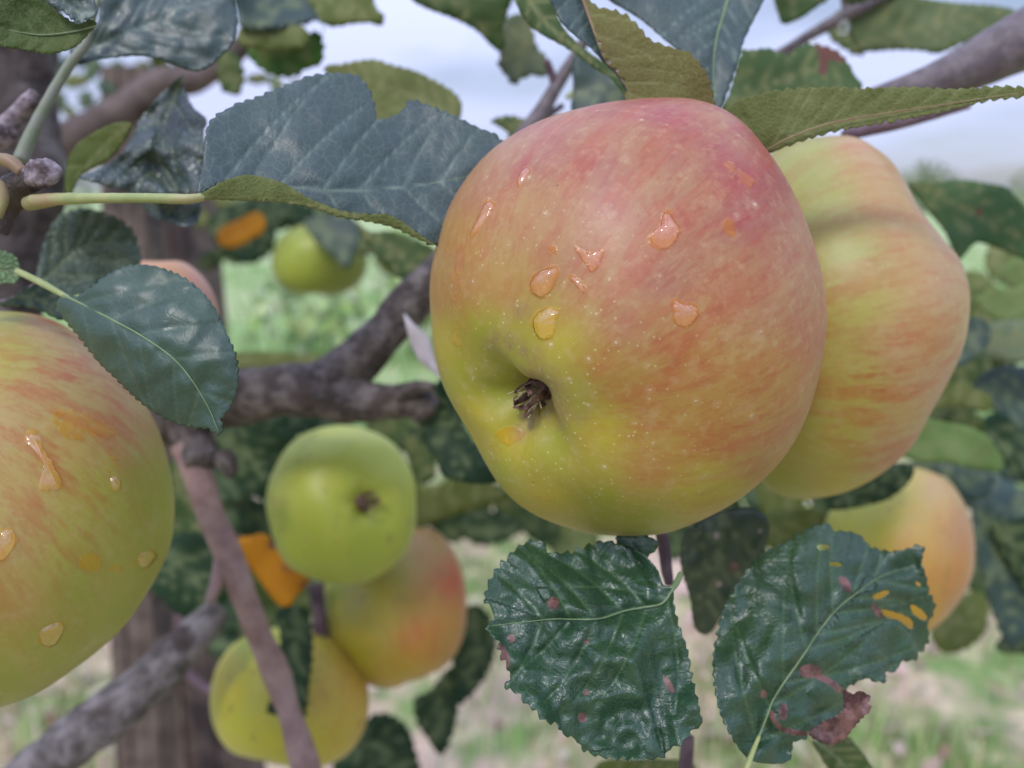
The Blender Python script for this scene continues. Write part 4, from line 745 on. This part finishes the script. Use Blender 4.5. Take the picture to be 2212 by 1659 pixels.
# --- loose out-of-focus leaves, many alike
CW = {}
def fillers(spots, label, group, mats, d, size=(60, 110), asp=.55, seed=1):
    rr_ = random.Random(seed); by = {}
    spots = sorted(spots, key=lambda s: s[1]); fm = [rr_.choice(mats) for _ in spots]
    words = ['highest', 'second highest', 'third highest', 'fourth highest', 'fifth highest', 'sixth highest', 'seventh highest', 'eighth highest', 'ninth highest', 'tenth highest', 'eleventh highest', 'twelfth highest', 'thirteenth highest', 'fourteenth highest', 'fifteenth highest', 'sixteenth highest']
    tot = {}
    for f in fm: tot[f.name] = tot.get(f.name, 0) + 1
    labs = []
    for f in fm:
        k = by.get(f.name, 0); by[f.name] = k + 1; n = tot[f.name]
        cw = {'leaf_underside_green': 'mid green', 'leaf_blue_far': 'slate', 'leaf_underside_far': 'pale olive', 'leaf_dark': 'dark green'}[f.name]
        labs.append(('only ' + cw + ' leaf ' + label) if n == 1 else ('lowest' if k == n - 1 else words[k]) + ' of the ' + cw + ' leaves ' + label)
    for (x, y), f, lab in zip(spots, fm, labs):
        L = rr_.uniform(*size); a = rr_.uniform(0, 6.28); w = L * rr_.uniform(asp * .7, asp * 1.2) * .5; dd = rr_.uniform(*d)
        ca, sa = math.cos(a), math.sin(a); T = lambda u, v: (x + ca * u - sa * v, y + sa * u + ca * v)
        ol = [T(-L/2, 0), T(-L*.32, w*.75), T(-L*.05, w), T(L*.25, w*.7), T(L/2, 0), T(L*.25, -w*.7), T(-L*.05, -w), T(-L*.32, -w*.75)]
        simple_leaf(lab, ol, [T(-L/2, 0), T(0, w*.15), T(L/2, 0)], dd, dd * rr_.uniform(.93, 1.07), 'T' if f in (T_BLUR, T_DARK) else 'U', front=f, group=group, veins=5, step=18, cup=rr_.uniform(-.01, .01))
fillers([(135,140),(165,175),(120,215),(200,150),(230,190),(150,240),(185,215),(255,160),(305,150),(215,235),(135,290),(118,180),(175,130),(350,140),(280,190),(240,230),(330,185),(160,300),(110,255),(370,200),(395,150)], 'among the sky spots, upper left', 'far leaves among the upper left sky spots', [U_MID, T_BLUR, U_OLB, T_DARK], (.6, .9), (36, 70), asp=.65, seed=3)
fillers([(430,165),(455,100),(600,190),(560,170),(690,190),(640,205),(400,120)], 'behind the upper edge of the broad blue leaf', 'far leaves above the broad blue leaf', [U_MID, U_OLB, T_DARK], (.45, .6), (50, 90), seed=8)
fillers([(2110,640),(2160,560),(2200,740),(2080,800),(2180,840),(2060,900),(2210,880),(2150,1060),(2210,1100),(2100,1060),(2050,860),(2205,640),(2190,980),(2130,780),(2090,990),(2215,1010),(2140,680),(2180,1180),(2130,1240),(2200,1320),(2030,900),(2000,960)], 'in the foliage along the right edge', 'dense leaves along the right edge', [U_MID, T_BLUR, U_OLB, T_BLUR, U_OLB, U_MID], (.42, .7), (90, 160), asp=.7, seed=5)
fillers([(1120,1090),(1060,1140),(1170,1130),(1010,1090),(1240,1180),(1110,1010),(960,1110),(1650,1080),(1700,1130),(1760,1085),(1600,1180),(1690,1090),(1560,1110),(1480,1150)], 'in the dim space below the big apple', 'far leaves below the big apple', [U_MID, U_OLB, T_DARK, T_DARK], (.42, .7), (110, 170), asp=.7, seed=6)
fillers([(400,1150),(420,1250),(480,1120),(545,1120),(480,1030),(560,1340),(450,1080),(690,1290),(540,940),(640,900),(700,905),(860,930),(520,1010),(520,1300),(590,1260),(400,1040),(930,960),(440,1200),(350,1230),(560,890),(500,1400),(730,1300)], 'between the lower left apples', 'dark leaves between the lower left apples', [T_DARK, U_MID, T_DARK, T_DARK], (.42, .62), (110, 180), asp=.7, seed=9)
fillers([(560,420),(620,440),(700,440),(480,420),(520,550),(780,530),(840,560),(460,560),(430,470),(740,470),(880,580)], 'in the gap under the broad blue leaf', 'far leaves in the gap under the broad blue leaf', [U_MID, T_DARK, U_OLB], (.6, .9), (60, 100), asp=.7, seed=11)
# ------------------------------------------------------------ branches
def branch(label, ctrl, m_, group=None, rough=.12, rs=60, seg=20, stubs=(), name='branch', cat='branch', n=10):
    root = empty(name, P(ctrl[0][0], ctrl[0][1], ctrl[0][2]), label, cat, group)
    v, f = ptube(ctrl, seg, rough, rs, n); mesh_obj('limb', v, f, m_, root)
    for nm, c, mm in stubs:
        v, f = ptube(c, 14, rough, rs * 1.5, 8); mesh_obj(nm, v, f, mm or m_, root)
    return root
branch('knobbly grey branch forking behind the big apple, with a broken stub',
 [(330,905,.30,60),(430,880,.295,62),(520,855,.29,62),(610,846,.285,57),(700,835,.285,60),(760,790,.285,52),(820,730,.285,46),(880,660,.285,46),(950,590,.29,44),(1040,520,.30,42)], M_BARK, rough=.14, rs=70, seg=28,
 stubs=[('broken_stub', [(700,850,.285,56),(770,866,.282,50),(840,870,.28,40),(900,868,.28,36),(925,890,.28,36)], M_BARK), ('dead_spur', [(860,850,.275,22),(900,838,.272,16),(938,835,.27,9)], M_BARK),
        ('side_shoot', [(400,900,.29,40),(425,960,.285,40),(440,1000,.28,38)], M_BARK)])
branch('pinkish smooth twig hanging down left of the lime green apple, with a side snag',
 [(405,960,.285,34),(430,1030,.282,32),(455,1110,.28,29),(490,1190,.28,30),(520,1270,.28,28),(560,1370,.285,26),(595,1450,.29,30),(625,1540,.29,24),(650,1620,.29,30),(680,1720,.29,30)], M_PINK, rough=.07,
 stubs=[('snag', [(490,1200,.28,26),(472,1250,.277,16),(452,1300,.274,10)], M_PINK), ('bud', [(480,985,.28,22),(495,1010,.278,20),(495,1030,.277,10)], M_BARK)])
branch('dark upright trunk section at the far left edge', [(20,-80,.34,95),(28,100,.34,85),(38,250,.34,78),(45,400,.34,84),(30,520,.34,70),(10,640,.34,70),(-20,800,.34,80)], M_BARKD, rough=.14, rs=45, seg=28)
branch('blurred brown limb crossing the upper left sky gaps', [(95,330,.50,38),(150,300,.5,36),(220,262,.5,34),(290,222,.5,34),(350,180,.5,32),(420,172,.5,28),(500,120,.5,22),(560,60,.5,20)], M_TRUNK, rough=.1, rs=30)
branch('lichen-grey branch rising diagonally from the bottom left corner', [(40,1740,.30,66),(90,1665,.30,60),(160,1600,.30,56),(240,1540,.305,52),(310,1480,.31,48),(370,1420,.315,46),(420,1370,.32,40),(470,1320,.33,32)], simple_mat('bark_lichen', (.06, .048, .044), (.21, .185, .178), 110, .8, .8, .003, c3=(.05, .035, .03), sc2=60), rough=.16, rs=60, seg=28)
branch('thick smooth purple-grey branch entering at the upper right', [(2330,20,.24,72),(2240,72,.24,66),(2160,112,.24,58),(2080,152,.24,48),(2000,184,.24,38),(1920,206,.24,28),(1860,222,.24,22),(1780,250,.24,18)], M_BARK2, rough=.05, seg=28)
branch('thin dark fruiting twig above the striped apple', [(2090,226,.236,10),(2000,250,.232,13),(1930,268,.23,14),(1870,280,.23,15),(1825,292,.228,12)], M_TWIG, rough=.08)
branch('slim purple twig slanting up to the top edge near the upper right', [(1640,140,.30,11),(1700,107,.30,11),(1760,70,.30,12),(1830,32,.30,15),(1900,-5,.30,12),(1980,-50,.30,11)], M_BARK2, rough=.08, stubs=[('side_twig', [(1828,32,.30,9),(1826,5,.30,9),(1825,-30,.30,8)], M_BARK2)])
branch('forked purple twig rising from behind the big apple top left', [(1110,330,.26,24),(1140,290,.26,24),(1163,255,.26,20),(1188,210,.26,15),(1215,165,.26,14),(1250,110,.26,13),(1280,50,.26,10)], M_BARK2, rough=.08,
 stubs=[('side_twig', [(1200,190,.26,11),(1192,160,.258,9),(1180,130,.256,8)], M_TWIG), ('leaf_stalk', [(1225,212,.262,6),(1260,180,.262,6),(1297,145,.262,6)], M_STALK), ('spur', [(1160,262,.26,14),(1190,245,.262,8),(1215,228,.264,6)], M_TWIG)])
branch('dark purple twig under the big apple between the two lower leaves', [(1425,1130,.19,13),(1434,1180,.19,14),(1440,1230,.188,13),(1446,1262,.186,10)], M_TWIG, rough=.1)
branch('purplish twig end at the bottom edge right of the wrinkled leaf', [(1486,1590,.2,14),(1482,1640,.2,15),(1478,1720,.2,15)], M_TWIG, rough=.1)
branch('dark shaded twig running down between the stacked apples', [(680,1265,.37,17),(690,1330,.365,16),(695,1400,.365,18),(700,1440,.365,16)], M_TWIG, rough=.15)
# left spur
root = empty('fruit_spur', P(60, 390, .17), 'knobbly fruit spur with a scaly round bud at the left edge', 'spur')
v, f = ptube([(-30,470,.172,50),(10,430,.172,36),(40,405,.168,30),(70,385,.163,26)], 20, .25, 200); mesh_obj('spur_wood', v, f, M_BARK, root)
v, f = ptube([(56,382,.160,12),(72,378,.159,24),(92,374,.158,28),(115,372,.158,24),(130,370,.158,10)], 24, .32, 420, 12); mesh_obj('bud', v, f, M_BUD, root)
v, f = ptube([(-40,352,.162,11),(0,345,.162,14),(25,352,.162,15),(48,372,.162,12)], 14, .06, 300); mesh_obj('stalk_stub', v, f, M_STALKR, root)
v, f = ptube([(-40,420,.16,13),(-5,400,.16,13),(8,430,.16,10),(-5,470,.16,8)], 14, .06, 300); mesh_obj('stalk_stub', v, f, M_STALKR, root)
v, f = ptube([(-40,300,.20,34),(0,290,.2,28),(25,260,.2,20),(60,220,.2,18),(75,200,.2,12)], 18, .2, 200); mesh_obj('spur_wood', v, f, M_BUD, root)
v, f = ptube([(60,440,.163,15),(85,436,.1615,15),(115,432,.160,13)], 14, .05, 300); mesh_obj('stalk_base', v, f, M_STALKR, root)
v, f = ptube([(-30,655,.20,6),(20,650,.195,5.5),(50,632,.19,5),(75,615,.185,4)], 10, .05, 300); tag(mesh_obj('twig', v, f, M_TWIG), 'hair-thin curved dark twig by the small leaf at the left edge', 'twig')
# hanging drops
def hang(x, y, d, r, label):
    c = P(x, y, d); V = []; F = []; n = 16
    for i in range(1, 10):
        a = math.pi * i / 10; rr = r * math.sin(a) * (1 if a > 1.5 else .75 + .25 * math.sin(a)); z = r * math.cos(a) * (1.35 if a < 1.57 else 1)
        for j in range(n): t = 2 * math.pi * j / n; V.append(c + np.array([rr * math.cos(t), rr * math.sin(t), z]))
    for i in range(8):
        for j in range(n): k = (j + 1) % n; F.append((i * n + j, i * n + k, (i + 1) * n + k, (i + 1) * n + j)[::-1])
    V += [c + np.array([0, 0, r * 1.35]), c - np.array([0, 0, r])]; F += [((j + 1) % n, j, 144) for j in range(n)][::1] and [(j, (j + 1) % n, 144) for j in range(n)] + [(128 + (j + 1) % n, 128 + j, 145) for j in range(n)]
    tag(mesh_obj('water_drop', V, F, M_WATER), label, 'water drop', 'hanging water drops')
hang(1745, 1088, .222, .0017, 'clear water drop hanging from the bottom of the striped apple')
hang(1822, 62, .29, .0026, 'round water drop hanging from the slim purple twig at the upper right')
hang(1503 + 250, 98, .29, .0016, 'small water drop on the slim twig above the dark serrated leaf')

# ------------------------------------------------------------ trunk, ground, far growth
def gpt(x, y, z=0.):                # picture point -> ground
    d = P(x, y, 1.) - CP; t = (z - CP[2]) / d[2]; return CP + d * t
M_POST = simple_mat('weathered_wood', (.075, .052, .038), (.135, .100, .075), 45, .85, .5, .003, c3=(.045, .03, .026), sc2=20)
def post(name, label, rows, hw, d, m_):
    pts = np.array([P(x, y, d) for x, y in rows]); pts = np.vstack([pts, pts[-1] + (pts[-1] - pts[-2]) * ((pts[-1][2] + .1) / max(.01, pts[-2][2] - pts[-1][2]))])
    L = catmull(pts, 14); r0 = empty(name, (float(L[-1][0]), float(L[-1][1]), 0.), label, 'post')
    V = []; F = []; sec = [(-1, -.8), (-.9, -1), (-.25, -1), (-.2, -.88), (-.12, -1), (.5, -1), (.53, -.93), (.57, -1), (.9, -1), (1, -.9), (1, .9), (.9, 1), (-.9, 1), (-1, .9)]
    for q in L:
        for u, v in sec:
            V.append(q + np.array([u, v, 0]) * hw * (1 + .035 * nz((q[0] * 9 + u, v * 2, q[2] * 11))))
    n = len(sec)
    for i in range(len(L) - 1):
        for j in range(n): k = (j + 1) % n; F.append((i * n + j, i * n + k, (i + 1) * n + k, (i + 1) * n + j))
    F.append(tuple(range(n))[::-1]); mesh_obj('timber', V, F, m_, r0, smooth=False)
    return r0
r0 = post('wooden_post', 'straight brown wooden post behind the rim of the left apple, front one of two', [(288, 150), (290, 700), (300, 1200), (322, 1700)], .023, .76, M_POST)
v, f = ptube([(395,1180,.69,8),(385,1300,.69,7),(400,1440,.69,9),(470,1500,.69,8),(545,1502,.70,5)], 8, .3, 80); tag(mesh_obj('dry_vine', v, f, M_TWIG), 'thin dark dry stem curving across the wooden posts at lower left', 'stem')
post('wooden_post', 'wider brown post set just behind the front post, right of it', [(350, 300), (385, 800), (430, 1250), (465, 1700)], .047, .90, simple_mat('weathered_wood_reddish', (.095, .064, .046), (.155, .112, .085), 45, .85, .5, .003, c3=(.06, .04, .034), sc2=18))
# ground
m, nt, b = mat('ground_soil'); g = G(nt); oc = g.obj()
c = g.mix(g.ramp(g.noise(oc, 3.2, 5, .6), .42, .6), (.50, .36, .27), (.15, .23, .06))
c = g.mix(g.ramp(g.noise(oc, 9, 4, .6), .5, .66, 0, .7), c, (.58, .50, .30))
c = g.mix(g.ramp(g.noise(oc, 22, 4, .6), .5, .66, 0, .6), c, (.12, .22, .06))
sx = g.n.new('ShaderNodeSeparateXYZ'); g.l.new(oc, sx.inputs[0])
far = g.ramp(sx.outputs['Y'], 2.6, 4.5)
c = g.mix(far, c, g.mix(g.ramp(g.noise(oc, .8, 4, .6), .4, .62), (.24, .36, .12), (.42, .47, .24)))
g.l.new(c, b.inputs['Base Color']); b.inputs['Roughness'].default_value = .9
V = []; F = []
xs = [-600, -120, -30, -8, -3, 0, 3, 8, 30, 120, 600]; ys = [-20, -1, 0, 1, 2, 3, 5, 9, 20, 60, 200, 900]
for y in ys:
    for x in xs: V.append((x, y, 0))
for j in range(len(ys) - 1):
    for i in range(len(xs) - 1): a = j * len(xs) + i; F.append((a, a + 1, a + 1 + len(xs), a + len(xs)))
tag(mesh_obj('ground', V, F, m, origin=(0, 0, 0)), kind='structure')
def foliage_mat(name, c1, c2, c3, sc):
    m, nt, b = mat(name); g = G(nt); oc = g.obj(); t = g.attr('tint', 'Color')
    c = g.mix(g.ramp(g.noise(oc, sc, 4), .4, .6, 0, .5), t, c1); g.l.new(c, b.inputs['Base Color']); b.inputs['Roughness'].default_value = .6
    b.inputs['Specular IOR Level'].default_value = .3; return m
GRASS = foliage_mat('grass_blades', (.22, .30, .12), 0, 0, 3)
V = []; F = []; T = []
pal = np.array([(.18,.34,.07),(.30,.48,.12),(.62,.52,.30),(.42,.50,.18),(.50,.34,.25),(.10,.20,.05),(.7,.64,.44)])
def blades(n, ylo, yhi, h0, h1, w, pal, patch=True):
    for _ in range(n):
        y = ylo + (yhi - ylo) * rng.random() ** 1.4; x = (rng.random() - .5) * (y * 1.9 + .8)
        if patch and nz((x * 1.6, y * 1.6, 2)) + rng.normal() * .15 < -.05: continue
        h = rng.uniform(h0, h1); a = rng.uniform(0, 6.28); ln = rng.uniform(.1, .8) * h; ww = w * rng.uniform(.6, 1.4)
        ca, sa = math.cos(a), math.sin(a); i = len(V)
        V.extend([(x - sa * ww, y + ca * ww, 0), (x + sa * ww, y - ca * ww, 0), (x + ca * ln * .35 - sa * ww * .7, y + sa * ln * .35 + ca * ww * .7, h * .6), (x + ca * ln * .35 + sa * ww * .7, y + sa * ln * .35 - ca * ww * .7, h * .6), (x + ca * ln, y + sa * ln, h)])
        F.extend([(i, i + 1, i + 3, i + 2), (i + 2, i + 3, i + 4)]); T.extend([pal[rng.integers(len(pal))]] * 5)
blades(26000, 1.0, 4.0, .03, .11, .003, pal)
blades(16000, 3.5, 16., .08, .22, .008, np.array([(.24,.44,.13),(.36,.55,.2),(.2,.36,.12),(.46,.56,.3)]), False)
tag(mesh_obj('grass', V, F, GRASS, origin=(0, 0, 0), attrs=dict(tint=np.array(T))), 'short patchy grass and straw on the orchard floor', 'grass', kind='stuff')
# fallen leaves
V = []; F = []; T = []
for _ in range(900):
    y = 1.0 + 3 * rng.random(); x = (rng.random() - .5) * (y * 1.8 + .6); s = rng.uniform(.02, .045); a = rng.uniform(0, 6.28); z = rng.uniform(.006, .05)
    e = np.array([math.cos(a), math.sin(a), rng.normal() * .3]) * s; f_ = np.array([-math.sin(a), math.cos(a), rng.normal() * .3]) * s * .6; c = np.array([x, y, z]); i = len(V)
    V += [c - e, c + f_ * .8 - e * .2, c + e, c - f_ * .8 - e * .2, c + np.array([0, 0, s * .2])]
    F += [(i, i + 3, i + 4), (i + 3, i + 2, i + 4), (i + 2, i + 1, i + 4), (i + 1, i, i + 4)]
    T += [[(.55,.36,.32),(.42,.27,.23),(.55,.47,.36),(.30,.12,.12),(.6,.42,.38)][rng.integers(5)]] * 5
tag(mesh_obj('fallen_leaves', V, F, GRASS, origin=(0, 0, 0), attrs=dict(tint=np.array(T))), 'pinkish and tan fallen leaves scattered over the grass', 'fallen leaves', kind='stuff')
# far orchard hedge and trees on the horizon
def leafmass(name, boxes, n, size, pal, label, cat, kind='stuff'):
    V = []; F = []; T = []
    for _ in range(n):
        cx, cy, cz, rx, ry, rz = boxes[rng.integers(len(boxes))]
        d = rng.normal(size=3); d /= np.linalg.norm(d); d *= rng.random() ** .4
        c = np.array([cx + d[0] * rx, cy + d[1] * ry, max(.02, cz + d[2] * rz)])
        e = rng.normal(size=3); e /= np.linalg.norm(e); f_ = np.cross(e, rng.normal(size=3)); f_ /= np.linalg.norm(f_); s = size * rng.uniform(.6, 1.4); i = len(V)
        V += [c - e * s, c + f_ * s * .5, c + e * s, c - f_ * s * .5]; F.append((i, i + 1, i + 2, i + 3)); T += [pal[rng.integers(len(pal))] * rng.uniform(.8, 1.2)] * 4
    return tag(mesh_obj(name, V, F, GRASS, origin=(0, 0, 0), attrs=dict(tint=np.array(T)), smooth=False), label, cat, kind=kind)
bx = []
for k in range(60):
    x = -40 + k * 1.7 + rng.normal() * .5; bx.append((x, 46 + rng.normal() * 3, 1.2, 1.6, 1.6, 1.2 + rng.uniform(0, .7)))
leafmass('distant_hedge', bx, 14000, .22, np.array([(.16,.2,.12),(.22,.26,.15),(.28,.28,.18)]), 'low grey-green line of distant trees on the horizon', 'distant trees')
bx = [(-1.5 + k * .42 + rng.normal() * .2, 5.6 + rng.normal() * .8, .3, .45, .5, rng.uniform(.35, .75)) for k in range(9)]
leafmass('undergrowth', bx, 3000, .07, np.array([(.16,.30,.08),(.50,.66,.20),(.24,.42,.18),(.62,.70,.44),(.42,.58,.34),(.10,.18,.06),(.62,.66,.26),(.6,.6,.46)]), 'bright mint green undergrowth glimpsed beyond the left branches', 'undergrowth')
